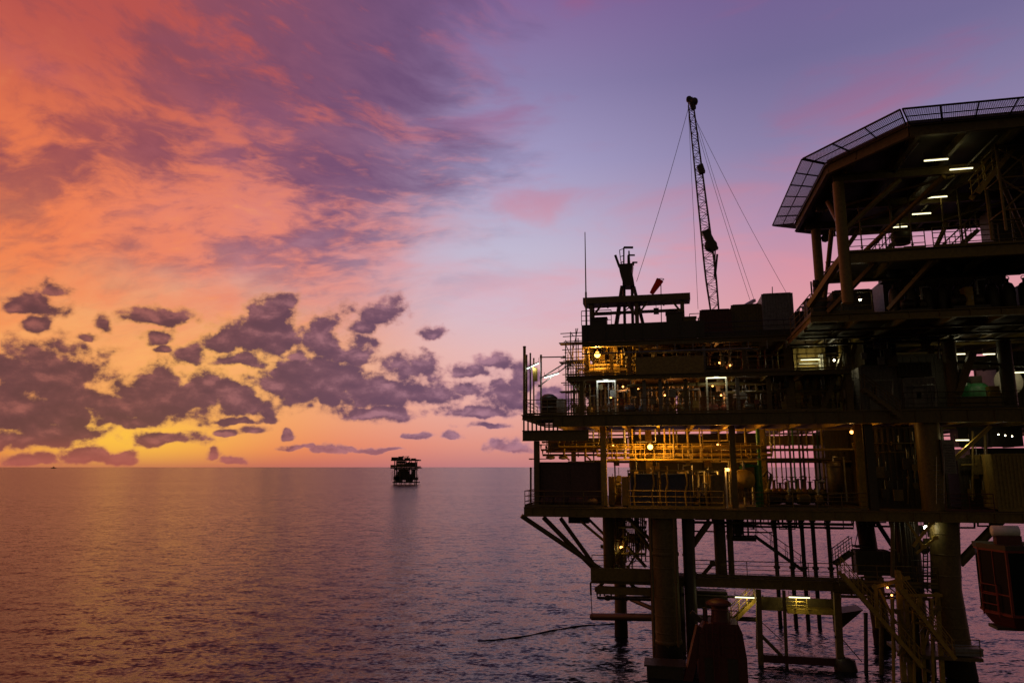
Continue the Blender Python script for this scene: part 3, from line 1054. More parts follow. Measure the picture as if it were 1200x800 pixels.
# safety net: frames and wires of each side
for i in range(8):
    a, b = Vector((*OCT[i], 0)), Vector((*OCT[(i + 1) % 8], 0))
    ca, cb = Vector((a.x - cx, a.y - cy, 0)).normalized(), Vector((b.x - cx, b.y - cy, 0)).normalized()
    nrm = (b - a).cross(H).normalized()
    if nrm.dot(Vector((a.x - cx, a.y - cy, 0))) < 0: nrm = -nrm
    e = (b - a).normalized()
    zi, zo, wd = ZH + .02, ZH + .24, 1.25
    pv, nx = Vector((*OCT[i - 1], 0)), Vector((*OCT[(i + 2) % 8], 0))
    ha = math.tan((a - pv).normalized().angle(e) / 2) * (wd + .16) - .06
    hb = math.tan((nx - b).normalized().angle(e) / 2) * (wd + .16) - .06
    ai, bi = a + nrm * .16 + H * zi, b + nrm * .16 + H * zi
    ao, bo = a + nrm * (wd + .16) - e * ha + H * zo, b + nrm * (wd + .16) + e * hb + H * zo
    n = max(3, round((b - a).length / 1.55))
    fr = MB()
    fr.tube([ai, bi], .035, 6).tube([ao, bo], .045, 6)
    mid0, mid1 = ai.lerp(ao, .5), bi.lerp(bo, .5)
    fr.tube([mid0, mid1], .022, 5)
    for k in range(n + 1):
        fr.tube([ai.lerp(bi, k / n), ao.lerp(bo, k / n)], .04, 6)
    net = fr.build('net_frame', 'dark', heli)
    wm = MB()
    q = max(8, round((bo - ao).length / .10))
    for k in range(q + 1):
        wm.bar(ai.lerp(bi, k / q), ao.lerp(bo, k / q), .017, .017)
    for k in range(1, 15):
        wm.bar(ai.lerp(ao, k / 15), bi.lerp(bo, k / 15), .017, .017)
    wm.build('net', 'net', net)
# pillars and knee braces
for px, ly in ((20.45, -2.4), (20.05, -10.6)):
    MB().tube([(px, ly, ZU + .01), (px, ly, ZH - .98)], .30, 20).build('pillar', 'ochre', heli)
for px, ly in ((33.6, -2.4), (33.6, -10.6)):
    MB().tube([(px, ly, ZU + .01), (px, ly, ZH - .98)], .34, 20).build('pillar', 'brown', heli)
for p, q in (((20.05, -10.6, 25.6), (23.2, -10.6, 28.4)), ((20.05, -10.6, 25.8), (20.1, -7.8, 28.4)), ((20.45, -2.4, 24.6), (23.2, -2.4, 28.4)), ((20.45, -2.4, 22.4), (20.1, -8.2, 26.6)),
             ((21.3, -2.4, 24.9), (25.4, -10.6, 28.4)), ((33.6, -2.4, 24.0), (30.0, -2.4, 28.4)), ((33.6, -10.6, 24.5), (30.6, -10.6, 28.4)), ((33.6, -2.4, 23.6), (28.0, -10.6, 28.4)), ((25, -2.4, ZU + .1), (28.4, -2.4, 28.4))):
    MB().tube([p, q], .14, 12).build('brace', 'ochre', heli)
MB().box(30.0, 31.9, -4.6, -3.0, 24.55, 28.4).build('access_trunk', 'dark', heli)
for k, (px, py) in enumerate(((1097, 187.5), (1126.5, 198), (1098, 231), (1080, 250.5), (1053, 266))):
    c = LZ(px, py, 28.5)
    names = ['highest of five lamps under the helideck, upper left of its pair', 'lamp under the helideck farthest right of five', 'middle lamp of the five under the helideck', 'short lamp under the helideck, second above the railing gap', 'lowest lamp under the helideck beside the round floodlight drum']
    tube_lamp(c, 1.12 - .02 * k, 'yellowish fluorescent lamp, ' + names[k], power=3.2, col=(1, .82, .25))

# mezzanine walkway under the helideck
walk = thing('steel_gallery', 'brown steel gallery on beams carried below the helideck', 'gallery', (27, -6, 23.9))
MB().box(19.9, XR, -10.4, -6.4, 24.38, 24.44).build('floor', 'grating', walk)
MB().ibeam((19.9, -10.6, 24.12), (XR, -10.6, 24.12), .3, .66).build('edge_beam', 'ochre', walk)
MB().ibeam((19.9, -6.3, 24.12), (XR, -6.3, 24.12), .3, .6).build('edge_beam', 'brown', walk)
for k in range(9):
    MB().ibeam((20.2 + 2.4 * k, -10.4, 24.1), (20.2 + 2.4 * k, -6.5, 24.1), .16, .4).build('cross_beam', 'brown', walk)
MB().bar((19.95, -10.6, 24.2), (18.6, -8.0, 22.1), .3, .3).build('knee_brace', 'ochre', walk)
MB().bar((21.6, -10.5, 23.8), (19.6, -8.0, 21.7), .22, .22).build('knee_brace', 'brown', walk)
MB().bar((24.5, -10.5, 23.8), (22.8, -8.0, 21.7), .22, .22).build('knee_brace', 'brown', walk)
MB().bar((34.8, -10.55, 24.0), (31.6, -8.0, 21.7), .3, .3).build('knee_brace', 'ochre', walk)
railing([(20.3, -10.4, 24.45), (24.2, -10.4, 24.45)], 'brown railing on the gallery below the helideck, from its left end', mids=2, mat='brown')
railing([(24.4, -6.5, 24.45), (XR, -6.5, 24.45)], 'long brown railing seen against pink sky below the helideck', mids=3, mat='brown', h=1.3)
railing([(20.6, .0, 24.0 - 2.0), (XR, .0, 22.0)], 'far brown railing beyond the pillars of the helideck', mids=3, mat='brown', h=1.25)
staircase((26.1, -7.6, 24.46), (28.0, -7.6, 26.2), .8, 'short brown stair rising right in the gap below the helideck', 'brown')
staircase((22.4, -7.2, 24.46), (23.7, -7.2, 25.9), .7, 'small stair beside the left pillar below the helideck', 'brown')
a, b = L(1146, 226, -12.4), L(1199, 160, -12.4)
staircase(a, b, .9, 'yellow access stair climbing to the helideck at the right edge', 'yellow', (0, 1, 0))
tx = X(1168, -12.8, 190)
tw = thing('stair_tower', 'openwork steel stair tower at the right edge below the helideck', 'stair tower', (tx + .9, -12.3, 24.4))
for xx in (tx, tx + 1.9):
    for yy in (-12.9, -11.3):
        MB().tube([(xx, yy, 24.44), (xx, yy, 29.0)], .07, 8).build('post', 'ochre', tw)
for z in (25.5, 27.2, 28.9):
    MB().tube([(tx, -12.9, z), (tx + 1.9, -12.9, z), (tx + 1.9, -11.3, z), (tx, -11.3, z)], .05, 6, closed=True).build('ring_beam', 'ochre', tw)
for p, q in (((tx, 25.5), (tx + 1.9, 27.2)), ((tx + 1.9, 25.5), (tx, 27.2)), ((tx, 27.2), (tx + 1.9, 28.9)), ((tx + 1.9, 27.2), (tx, 28.9))):
    MB().tube([(p[0], -12.9, p[1]), (q[0], -12.9, q[1])], .045, 6).build('brace', 'ochre', tw)
staircase((30.6, -7.8, ZU + .02), (32.8, -7.8, 24.35), .9, 'stair with open treads against the sky at the right edge', 'brown', n=11)
# left balcony
railing([(18.7, -1.0, ZU + .02), (18.7, -7.9, ZU + .02), (22.0, -7.9, ZU + .02)], 'railing round the small balcony left of the helideck pillars', mids=2, mat='brown', h=1.2)
t = thing('floodlight_mast', 'thin pole with two floodlights on the balcony by the helideck', 'light pole', (18.9, -7.4, ZU))
MB().tube([(18.9, -7.4, ZU + .01), (18.9, -7.4, ZU + 2.1)], .05, 8).build('pole', 'dark', t)
for k, z in enumerate((1.55, 1.95)):
    MB().lathe((18.9 + .28, -7.4, ZU + z), [(.08, -.2), (.24, -.16), (.24, .12), (.1, .2)], 14, 'x').build('lamp_head', 'dark', t)
t = thing('life_ring_locker', 'dark boxy locker on the balcony left of the helideck', 'locker', (19.2, -5, ZU))
MB().box(18.95, 20.0, -5.6, -4.4, ZU + .01, ZU + 1.4).build('body', 'dark', t)
MB().box(18.9, 20.05, -5.65, -4.35, ZU + 1.4, ZU + 1.5).build('lid', 'dark', t)
t = thing('flood_drum', 'dark round drum hung below the helideck beside the lowest lamp', 'drum', (25.9, -2, 27.0))
MB().lathe(LZ(1056, 279, 27.4), [(.1, -.5), (.5, -.42), (.62, 0), (.62, .3), (.4, .45), (.05, .5)], 18).build('bowl', 'dark', t)
cc = LZ(1056, 279, 27.4)
MB().tube([cc + H * .45, cc + H * 1.35], .05, 6).build('hanger', 'dark', t)
t = thing('hanging_lamp', 'small round lamp on a bracket beside the left helideck pillar', 'lamp', (21.1, -2.4, 26))
c = L(967, 279, -2.4)
MB().tube([(20.75, -2.4, c.z + .5), (c.x, -2.4, c.z + .5), (c.x, -2.4, c.z + .25)], .03, 6).build('bracket', 'dark', t)
MB().lathe(c, [(.05, -.28), (.22, -.2), (.26, .1), (.1, .26)], 14).build('lamp_head', 'dark', t)

# machinery between the gallery and the support deck
GRP_B = 'gas bottles below the gallery'
for k in range(9):
    xx = 23.6 + .85 * k
    b = thing('gas_bottle', 'tall dark gas bottle standing in the row below the gallery', 'gas bottle', (xx, -6.6, ZU), GRP_B)
    MB().lathe((xx, -6.6, ZU), [(.3, .01), (.33, .06), (.33, 1.35), (.24, 1.58), (.08, 1.68), (.07, 1.9)], 16).build('shell', 'dark', b)
    MB().ring((xx, -6.6, ZU + 1.92), .12, .025, 'y', 12, 5).build('valve_wheel', 'dark', b)
container(20.6, 22.9, -4.9, -2.6, ZU + .01, ZU + 2.1, 'dark steel store box between the left helideck pillars', 'dark', 6, 'store', 'store_box')
container(31.0, 36.0, -6.0, -3.0, ZU + .01, ZU + 2.0, 'brown steel store box near the right edge below the gallery', 'brown', 10, 'store', 'store_box')
container(23.6, 30.4, -4.6, -1.4, ZU + .01, ZU + 2.75, 'long dark machinery house behind the gas bottles', 'dark', 14, 'machinery house', 'machinery_house')
c = L(1008, 351, -7.4)
flood(c, 'small white floodlight shining at the left end below the gallery', 'spot', 3, (1, .85, .5), .07)
for k, (xx, s) in enumerate(((24.4, 1.0), (27.2, 1.2))):
    pump((xx, -7.3, ZU + .01), ['dark pump set at the edge of the helideck support deck', 'larger dark pump set at the edge below the gas bottles'][k], 'dark', .8 * s)
cabinet(X(1151, -7.6), X(1161, -7.6), -7.6, -6.9, ZU + .01, ZU + 1.3, 'small yellowish cabinet on the support deck near the right edge', 'yellow', 1)

# ---- upper deck, left: shelter, mast, antenna, crane, containers -----
sh = thing('open_shelter', 'flat roofed open steel shelter on the top deck of the platform', 'shelter', (8.5, 4, Z4))
rz = 25.9
MB().box(X(683, 3, 350), X(809, 3, 350), 3.0, 4.7, rz - .5, rz).build('roof', 'brown', sh)
m = MB()
for k in range(6): m.box(X(683, 3, 350) + .3 + 1.45 * k, X(683, 3, 350) + .42 + 1.45 * k, 3.02, 4.6, rz - .58, rz - .503)
m.build('purlins', 'dark', sh)
for px in (693, 746, 800):
    for ly in (3.3, 4.5):
        mm = MB()
        column(mm, X(px, 3.3, 365), ly, Z4 + .003, rz - .48, .26)
        mm.build('post', 'brown', sh)
for px, q in ((693, 12), (746, -12), (746, 12), (800, -12)):
    MB().bar((X(px, 3.3, 365), 3.3, rz - 1.6), (X(px + q, 3.3, 352), 3.3, rz - .55), .14, .14).build('knee_brace', 'brown', sh)
MB().bar((X(693, 3.3, 360), 4.5, rz - 1.0), (X(800, 3.3, 360), 4.5, rz - 1.0), .18, .22).build('tie_beam', 'brown', sh)
a = thing('whip_antenna', 'very tall thin whip antenna at the left corner of the top deck', 'antenna', L(687, 378, .8))
p0, p1 = L(687.5, 400, .8), L(685.5, 272, .8)
p0.z = Z4
MB().tube([p0, p0.lerp(p1, .45)], .075, 8).build('base_tube', 'brown', a)
MB().tube([p0.lerp(p1, .45), p1], .05, 8, .03).build('whip', 'brown', a)
railing([(X(684, .6), .6, Z4 + 1.25), (X(720, .6), .6, Z4 + 1.25)], 'short railing at the left corner of the top deck by the antenna', 1.1, mat='dark', toe=False)
railing([(X(684, 8.5, 370), 8.5, 23.0), (X(830, 8.5, 370), 8.5, 23.0)], 'railing behind the open shelter on the top deck', mat='dark', toe=False)
for k, (xa, xb, ya, yb, lab, mt) in enumerate(((692, 711, 372, 400, 'dark locker at the left end under the shelter roof', 'dark'), (781, 800, 366, 400, 'dark locker near the right post of the shelter', 'dark'), (801, 816, 371, 400, 'dark low box outside the right post of the shelter', 'brown'))):
    xx0, xx1 = X(xa, 2, 380), X(xb, 2, 380)
    t = thing('deck_locker', lab, 'locker', (xx0, 2, Z4))
    zt = Z(ya, 2, xa)
    MB().box(xx0, xx1, 2.0, 2.9, Z4 + .004, zt - .08).build('body', mt, t)
    MB().box(xx0 - .05, xx1 + .05, 1.95, 2.95, zt - .077, zt).build('lid', mt, t)
b = L(769, 364, 3.4)
t = thing('loudspeaker', 'small dark square loudspeaker hung under the shelter roof', 'loudspeaker', b)
MB().box(b.x - .2, b.x + .2, 3.3, 3.6, b.z - .25, b.z + .2).build('case', 'dark', t)
MB().tube([(b.x, 3.45, b.z + .2), (b.x, 3.45, rz - .63)], .025, 6).build('hanger', 'dark', t)

# lattice mast behind the shelter
LY = 6.0
def g(px, py, ly=LY): return L(px, py, ly)
ms = thing('signal_mast', 'flared steel mast on four legs rising through the shelter on the top deck', 'mast', (g(738, 378).x, LY, Z4))
for dy, sfx in ((-.7, 0), (.7, 1)):
    for a_, b_ in (((729, 336), (717, 398)), ((743, 337), (761, 398))):
        p, q = g(*a_), g(*b_)
        q.z = Z4
        MB().tube([p + Vector((0, dy * .4, 0)), q + Vector((0, dy, 0))], .13, 8).build('leg', 'dark', ms)
p = g(736, 336); q = g(737, 398); q.z = Z4
for k in (-.32, .32):
    MB().tube([p + Vector((k, 0, 0)), q + Vector((k, 0, 0))], .12, 8).build('riser', 'dark', ms)
body = [g(*c) for c in ((725, 312), (742, 311), (741, 320), (743, 330), (744, 337), (730, 337), (730, 331), (727, 322))]
m = MB()
n = len(body)
vs = [(c.x, LY - .7, c.z) for c in body] + [(c.x, LY + .7, c.z) for c in body]
m.add(vs, [tuple(range(n)), tuple(range(n, 2 * n))[::-1]] + [(i, (i + 1) % n, n + (i + 1) % n, n + i) for i in range(n)])
m.build('head', 'dark', ms)
MB().bar(g(726, 313), g(721, 299), .16, .2).build('horn', 'dark', ms)
MB().bar(g(741.5, 311), g(742, 308), .2, .2).build('horn', 'dark', ms)
m = MB()
for a_, b_ in (((731, 312), (731, 290)), ((736, 312), (736, 299)), ((738, 312), (737, 294))): m.tube([g(*a_), g(*b_)], .07, 6)
m.bar(g(731, 290), g(742, 290), .12, .16).bar(g(736, 299), g(744, 299), .1, .12).bar(g(741, 307.5), g(747, 307.5), .1, .12)
m.build('lantern_arms', 'dark', ms)
m = MB()
for k, z in enumerate((293, 301, 308)):
    m.tube([g(726 + k * .4, z), g(731, z - 1.5)], .035, 5)
m.tube([g(726, 293), g(727, 303), g(729, 312)], .035, 5)
m.build('ladder_cage', 'dark', ms)
for a_, b_ in (((726, 352), (752, 368)), ((722, 372), (748, 352))): MB().tube([g(*a_), g(*b_)], .05, 6).build('brace', 'dark', ms)

# windsock
ws = thing('windsock', 'limp orange-red windsock on a thin pole above the shelter', 'windsock', L(775, 398, 5))
q = L(774.5, 332, 5); p = L(775, 398, 5); p.z = Z4
MB().tube([p, q], .035, 8).build('pole', 'dark', ws)
a_ = [L(773.5, 328, 5), L(770.5, 333, 5), L(766.5, 339, 5), L(763.5, 344, 5)]
MB().tube(a_, .30, 14, .17).build('sock', 'sock', ws)
MB().ring(L(773.6, 327.5, 5), .3, .03, 'z', 14, 5).build('hoop', 'dark', ws)

# crane
cr = thing('pedestal_crane', 'tall lattice boom crane raised nearly upright behind the containers', 'crane', (14.5, 8, Z4))
foot, tip = L(838.5, 372, 8), L(809.5, 122, 8)
ax = (tip - foot).normalized()
sd = ax.cross(Vector((0, 1, 0))).normalized()
dp = sd.cross(ax).normalized()
Lb = (tip - foot).length
def sec(t):                                   # half width along the boom
    return .30 + .11 * min(1, t * 6) - .20 * max(0, (t - .25) / .75) if t > .0 else .30
N = 34
for a_, b_ in ((-1, -1), (1, -1), (1, 1), (-1, 1)):
    pts = [foot + ax * Lb * k / N + (sd * a_ + dp * b_) * sec(k / N) for k in range(N + 1)]
    MB().tube(pts, .048, 6).build('boom_chord', 'dark', cr)
m = MB()
for k in range(N):
    t0, t1 = k / N, (k + 1) / N
    c0, c1 = foot + ax * Lb * t0, foot + ax * Lb * t1
    for (u, w) in ((sd, dp), (sd, -dp), (dp, sd), (dp, -sd)):
        s_ = 1 if k % 2 else -1
        m.tube([c0 + (u * s_ + w) * sec(t0), c1 + (u * -s_ + w) * sec(t1)], .024, 5)
    for s_ in (-1, 1):
        m.tube([c0 + (sd + dp * s_) * sec(t0), c0 + (-sd + dp * s_) * sec(t0)], .022, 5)
m.build('boom_lacing', 'dark', cr)
m = MB()
m.lathe(tip + ax * .15 - sd * .3, [(.12, -.26), (.3, -.22), (.33, 0), (.3, .22), (.12, .26)], 18, 'y')
m.lathe(tip + ax * .45 + sd * .1, [(.1, -.2), (.24, -.18), (.24, .18), (.1, .2)], 16, 'y')
m.bar(tip - ax * .5 - sd * .2, tip + ax * .5, .4, .4)
m.build('tip_sheaves', 'dark', cr)
hk = L(833, 288, 7.0)
m = MB().lathe(hk, [(.1, -.22), (.5, -.2), (.5, .2), (.1, .22)], 16, 'y').bar(hk + Vector((-.4, 0, 1.3)), hk + Vector((.3, 0, -.4)), .5, .6).bar(hk + Vector((.35, .1, -.2)), hk + Vector((.15, .1, -2.6)), .1, .1)
m.build('mid_sheave_block', 'dark', cr)
MB().bar(L(840.5, 298, 7.4), L(838, 325, 7.4), .16, .16).build('luffing_stop', 'dark', cr)
MB().bar(L(820, 194, 7.6), L(823, 203, 7.6), .5, .5).build('boom_joint', 'dark', cr)
for k, (a_, b_) in enumerate(((L(807, 126, 8), L(746, 330, 6)), (L(812, 128, 8.3), L(884, 352, 12)), (L(814, 142, 8.3), L(879, 352, 12)), (L(815, 140, 8.3), L(922, 344, 12)), (L(807, 135, 7.5), L(818, 362, 7.5)))):
    pts = [a_.lerp(b_, i / 8) - H * (.35 * math.sin(PI * i / 8) * (1 if k != 4 else 0)) for i in range(9)]
    MB().tube(pts, .016 if k else .02, 5).build('cable', 'cable', cr)
MB().tube([(14.6, 8, Z4 + .01), (14.6, 8, 24.6)], 1.0, 24).build('pedestal', 'brown', cr)
MB().box(13.3, 16.2, 6.9, 9.4, 24.6, 25.3).build('turntable', 'dark', cr)
MB().bar((16.0, 8.0, 25.3), L(884, 352, 12), .25, .25).build('back_stay', 'dark', cr)

# containers and cabins on the top deck
container(X(820, 4, 370), X(857, 4, 370), 4.0, 7.0, 23.0, Z(362, 4, 838), 'dark red ribbed container at the foot of the crane boom', 'dred', 8)
container(X(857, 4.6, 370), X(893, 4.6, 370), 4.6, 7.6, 22.9, Z(356, 4.6, 875), 'brown ribbed container between the red container and the cabin', 'brown', 9)
cab_ = container(X(893, 4.2, 360), X(930, 4.2, 360), 4.2, 7.4, 23.0, Z(343, 4.2, 911), 'tall greyish cabin rising highest among the top deck boxes', 'grey', 9, 'cabin', 'deck_cabin')
container(X(932, 5, 375), X(962, 5, 375), 5.0, 8.0, Z4 + .01, Z(364, 5, 945), 'low dark box right of the tall cabin', 'dark', 6, 'box', 'equipment_box')
m = thing('container_stage', 'dark plated stage carrying the containers on the top deck', 'stage', (16, 4, Z4))
MB().box(X(818, 3.4, 390), X(960, 3.4, 390), 3.4, 8.2, Z4 + .35, 22.9).build('front_plating', 'dark', m)
MB().box(X(818, 3.4, 390) + .1, X(960, 3.4, 390) - .1, 3.5, 8.1, Z4 + .004, Z4 + .35).build('skids', 'dark', m)
railing([(X(806, .7), .7, Z4 + .02), (X(960, .7), .7, Z4 + .02)], 'dark railing in front of the containers on the top deck', mat='dark')
railing([(X(808, 3.0, 370), 3.0, 23.15), (X(820, 3, 370), 3, 23.15)], 'short bit of railing between the shelter and the red container', mat='dark', toe=False)
for k, px in enumerate((936, 943, 951)):
    p = L(px, 375, 6)
    MB_ = thing('vent_pipe', 'short bent vent pipe above the low dark box', 'vent pipe', p, 'vent pipes above the low dark box')
    z = Z(362 - 3 * (k % 2), 6, px)
    MB().tube([(p.x, 6, p.z - .6), (p.x, 6, z), (p.x + .25, 6, z + .15), (p.x + .45, 6, z)], .07, 8).build('pipe', 'dark', MB_)
# ------------------------------------------------------------------ main deck, left end
def pole(px, y0, y1, ly, r, label, mat='brown', foot=None):
    p, q = L(px, y1, ly), L(px, y0, ly)
    if foot is not None: p.z = foot
    t = thing('standing_pole', label, 'pole', p)
    MB().tube([p, q], r, 10).build('tube', mat, t)
    MB().lathe(p, [(r * 2.4, .003), (r * 2.4, .05)], 12).build('base_plate', mat, t)
    MB().lathe(q, [(r * 1.15, -.06), (r * 1.15, .02), (.01, .05)], 10).build('cap', mat, t)
    return t


fm = ZM + .003
pole(614.6, 406, 484, .5, .11, 'tallest thick pole at the left end of the main deck', foot=fm)
pole(617.2, 416, 484, .9, .06, 'short pole close behind the tallest pole', foot=fm)
pole(621.5, 414, 484, .6, .06, 'thin dark pole right of the tallest pole at the deck corner', 'dark', foot=fm)
pole(625.5, 420, 484, .8, .055, 'thin yellow pole carrying the yellow board at the deck corner', 'yellow', foot=fm)
pole(634, 416, 484, .7, .07, 'grey pole holding the left end of the scaffold bars', 'grey', foot=fm)
c = L(627, 439, .8)
t = thing('warning_board', 'narrow yellow board fixed to the thin yellow pole', 'board', c)
MB().box(c.x - .16, c.x + .2, .70, .74, c.z - .5, c.z + .5).build('panel', 'yellow', t)
MB().box(c.x - .12, c.x + .12, .742, .77, c.z - .2, c.z + .2).build('clamp', 'galv', t)
GSC = 'scaffold tubes at the left end'
for a, b, lab in (((634, 418.5), (661, 418), 'level scaffold tube joining the grey pole to the scaffold tower'), ((632, 452), (667, 427), 'lower sloping scaffold tube rising to the tower'), ((634, 443), (664, 424), 'upper sloping scaffold tube rising to the tower')):
    p, q = L(*a, .72), L(*b, 1.05)
    t = thing('scaffold_tube', lab, 'scaffold tube', p, GSC)
    MB().tube([p, q], .045, 8).build('tube', 'grey', t)
    for e in (p, q): MB().box(e.x - .08, e.x + .08, e.y - .07, e.y + .07, e.z - .07, e.z + .07).build('coupler', 'galv', t)
for a, b, lab in (((617.5, 432), (631.5, 425.5), 'tilted white fluorescent lamp between the poles at the far left'), ((638, 442.5), (655, 437.5), 'tilted white fluorescent lamp below the sloping scaffold tubes')):
    p, q = L(*a, .6), L(*b, .6)
    tube_lamp(p.lerp(q, .5), (q - p).length, lab, 'tubew', 14, (.95, 1, .85), d=q - p)
c = L(643, 468, 2.2)
t = thing('deck_drum', 'dark greenish covered drum behind the railing at the left end of the main deck', 'drum', (c.x, c.y, ZM))
MB().lathe((c.x, c.y, ZM), [(.55, .01), (.6, .08), (.6, 1.25), (.68, 1.3), (.68, 1.45), (.35, 1.7), (.05, 1.75)], 22).build('shell', 'dark', t)
MB().ring((c.x, c.y, ZM + .7), .62, .04, 'z', 22).build('hoop', 'galv', t)
container(X(651, 3.5, 468), X(662, 3.5, 468), 3.5, 4.6, ZM + .004, ZM + 1.5, 'small whitish crate right of the covered drum', 'cream', 4, 'crate', 'deck_crate')
# scaffold tower
t = thing('scaffold_tower', 'tall tangled scaffold tower beside the glowing orange lamp', 'scaffold', (X(672, 1.6), 1.6, ZM))
xs = [X(p, 1.2, 430) for p in (663, 669, 675.5, 683)]
tops = [L(663, 404, 1.2).z, L(669, 390, 1.2).z, L(675, 385, 1.2).z, L(683, 392, 1.2).z]
for i, xx in enumerate(xs):
    for ly in (1.1, 2.4):
        MB().tube([(xx, ly, fm), (xx + .02, ly, tops[i] - (.5 if ly > 2 else 0))], .04, 8).build('standard', 'brown', t)
z = ZM + .55
k = 0
while z < 23.0:
    for ly in (1.1, 2.4):
        MB().tube([(xs[0] - .35 + .12 * (k % 3), ly - .05, z), (xs[3] + .2 + .1 * (k % 2), ly - .05, z + .03)], .035, 6).build('ledger', 'brown', t)
    MB().tube([(xs[k % 4] + .05, .9, z + .06), (xs[k % 4] + .05, 2.6, z + .06)], .035, 6).build('transom', 'brown', t)
    z += .62
    k += 1
for p, q in (((xs[0], 1.0, ZM + .2), (xs[3], 1.0, 19.3)), ((xs[3], 1.0, 19.0), (xs[0], 1.0, 22.0)), ((xs[0], 2.5, 20), (xs[2], 2.5, 23.4))):
    MB().tube([p, q], .035, 6).build('brace', 'brown', t)
for z in (18.4, 20.6, 22.05):
    MB().box(xs[0] - .5, xs[3] + .25, 1.2, 2.3, z, z + .05).build('planking', 'brown', t)
# railings of the left part
railing([(.06, 6.0, fm), (.06, .06, fm), (X(700, .1), .06, fm), (X(985, .1), .06, fm)], 'long front railing of the main deck from its left corner', mat='brown', mids=3)
railing([(X(666, .4), .4, Z3 + .003), (X(745, .4), .4, Z3 + .003)], 'railing of the mezzanine below the glowing orange lamp', mat='ochre', mids=3, step=1.0)
railing([(X(826, .4), .4, Z3 + .003), (X(1000, .4), .4, Z3 + .003)], 'dark railing of the mezzanine right of the olive screen', mat='brown', mids=2)
railing([(.15, 5.0, ZC + .003), (.15, .1, ZC + .003), (X(706, .1), .1, ZC + .003)], 'railing at the left corner of the cellar deck', mat='brown', mids=2)
railing([(X(735, .2), .2, ZC + .003), (X(845, .2), .2, ZC + .003)], 'yellowish railing in front of the dark blue skids', mat='yellow', h=1.15)
railing([(X(870, .1), .1, ZC + .003), (X(1010, .1), .1, ZC + .003)], 'dark railing of the cellar deck before the manifold', mat='brown', mids=3)
sc = thing('olive_screen', 'plain olive windbreak screen on the mezzanine edge', 'screen', (X(785, .3), .3, Z3))
zt, zb = Z(417.5, .3, 785), Z(437.5, .3, 785)
MB().box(X(745, .3, 428), X(825, .3, 428), .24, .28, zb + .01, zt).build('sheet', 'olive', sc)
for px in (746, 772, 798, 824): MB().box(X(px, .3, 428) - .03, X(px, .3, 428) + .03, .283, .34, zb + .006, zt + .06).build('post', 'brown', sc)

# lamps of the left part
flood(L(700, 415.5, 1.5), 'glowing orange floodlight under the top deck next to the scaffold tower', 'sodium', 620, r=.22)
flood(L(762, 523.5, 1.7), 'glowing orange floodlight hung among pipes below the main deck', 'sodium', 640, r=.19)
for px, ly, w, pw, lab in ((842, 5.0, .13, 300, 'orange floodlight low behind the yellow walkway rail'), (718, 8.0, .13, 160, 'orange floodlight deep below the main deck, left part')):
    flood(Vector((X(px, ly, 520), ly, 14.55)), lab, 'amber', pw, r=w)
for (xa, xb, y, lab) in ((699.5, 720.5, 446.5, 'white fluorescent lamp across two white posts left of centre on the main deck'), (828, 851, 442.5, 'yellowish fluorescent lamp across two white posts, right of the olive screen')):
    p, q = L(xa, y, .9), L(xb, y, .9)
    tube_lamp(p.lerp(q, .5), (q - p).length, lab, 'tubew' if xa < 800 else 'tube', 30, (.95, 1, .85) if xa < 800 else (1, .95, .6))
    for e, pn in ((p, 'left'), (q, 'right')):
        t = thing('lamp_post', 'white post under the %s end of the %s fluorescent lamp' % (pn, 'whiter' if xa < 800 else 'yellowish'), 'post', (e.x, 1.05, ZM))
        MB().box(e.x - .06, e.x + .06, 1.0, 1.12, fm, e.z + .1).build('shaft', 'white', t)
        MB().box(e.x - .14, e.x + .14, .95, 1.17, ZM + .002, ZM + .05).build('foot', 'white', t)
AM = 'small orange lamps glimpsed inside the main deck'
for px, py in ((730, 453), (748, 456), (788, 452), (801, 451), (835, 452), (845, 463), (779, 463), (716, 466), (843, 425), (838, 429), (768, 411), (855, 427)):
    ly = 2.6 + (px % 5) * .5
    c = L(px, py, ly)
    t = thing('bulkhead_lamp', 'tiny orange bulkhead lamp glimpsed among the dark pipework', 'lamp', c, AM)
    MB().lathe(c, [(.02, -.06), (.06, -.03), (.06, .04), (.02, .06)], 10).build('lens', 'amber', t)
    MB().tube([c + H * .06, c + H * .3], .03, 6).build('stem', 'dark', t)
    lamp(t, c - Vector((0, .3, .1)), 14, (1, .36, .07), .06)
flood(L(873, 449, 2.5), 'tiny white spot lamp right of the yellowish fluorescent lamp', 'spot', 6, (1, .95, .8), .1)

# pipework and equipment of the main deck and mezzanine
GP = 'upright pipes inside the left decks'
rs = random.Random(3)
for (pa, pb, n, za, zb_, y0, y1, lab, mats) in (
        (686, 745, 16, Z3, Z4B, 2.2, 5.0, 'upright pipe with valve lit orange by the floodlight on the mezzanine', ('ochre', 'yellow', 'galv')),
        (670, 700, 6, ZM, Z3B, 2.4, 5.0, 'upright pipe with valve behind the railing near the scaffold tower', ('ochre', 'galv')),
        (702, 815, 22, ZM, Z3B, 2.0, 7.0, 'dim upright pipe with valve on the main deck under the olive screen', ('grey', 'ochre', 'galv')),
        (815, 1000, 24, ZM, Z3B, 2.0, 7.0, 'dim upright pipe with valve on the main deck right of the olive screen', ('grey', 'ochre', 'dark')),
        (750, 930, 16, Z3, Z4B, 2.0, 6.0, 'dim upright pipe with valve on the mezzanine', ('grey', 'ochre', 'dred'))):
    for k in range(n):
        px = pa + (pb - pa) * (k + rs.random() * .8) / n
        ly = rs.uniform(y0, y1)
        riser(X(px, ly, 460 if za == ZM else 420), ly, za + .004, zb_ - .01, lab, rs.choice(mats), rs.choice((.05, .07, .1)), 'upright pipes, ' + lab[len('dim upright pipe with valve '):])
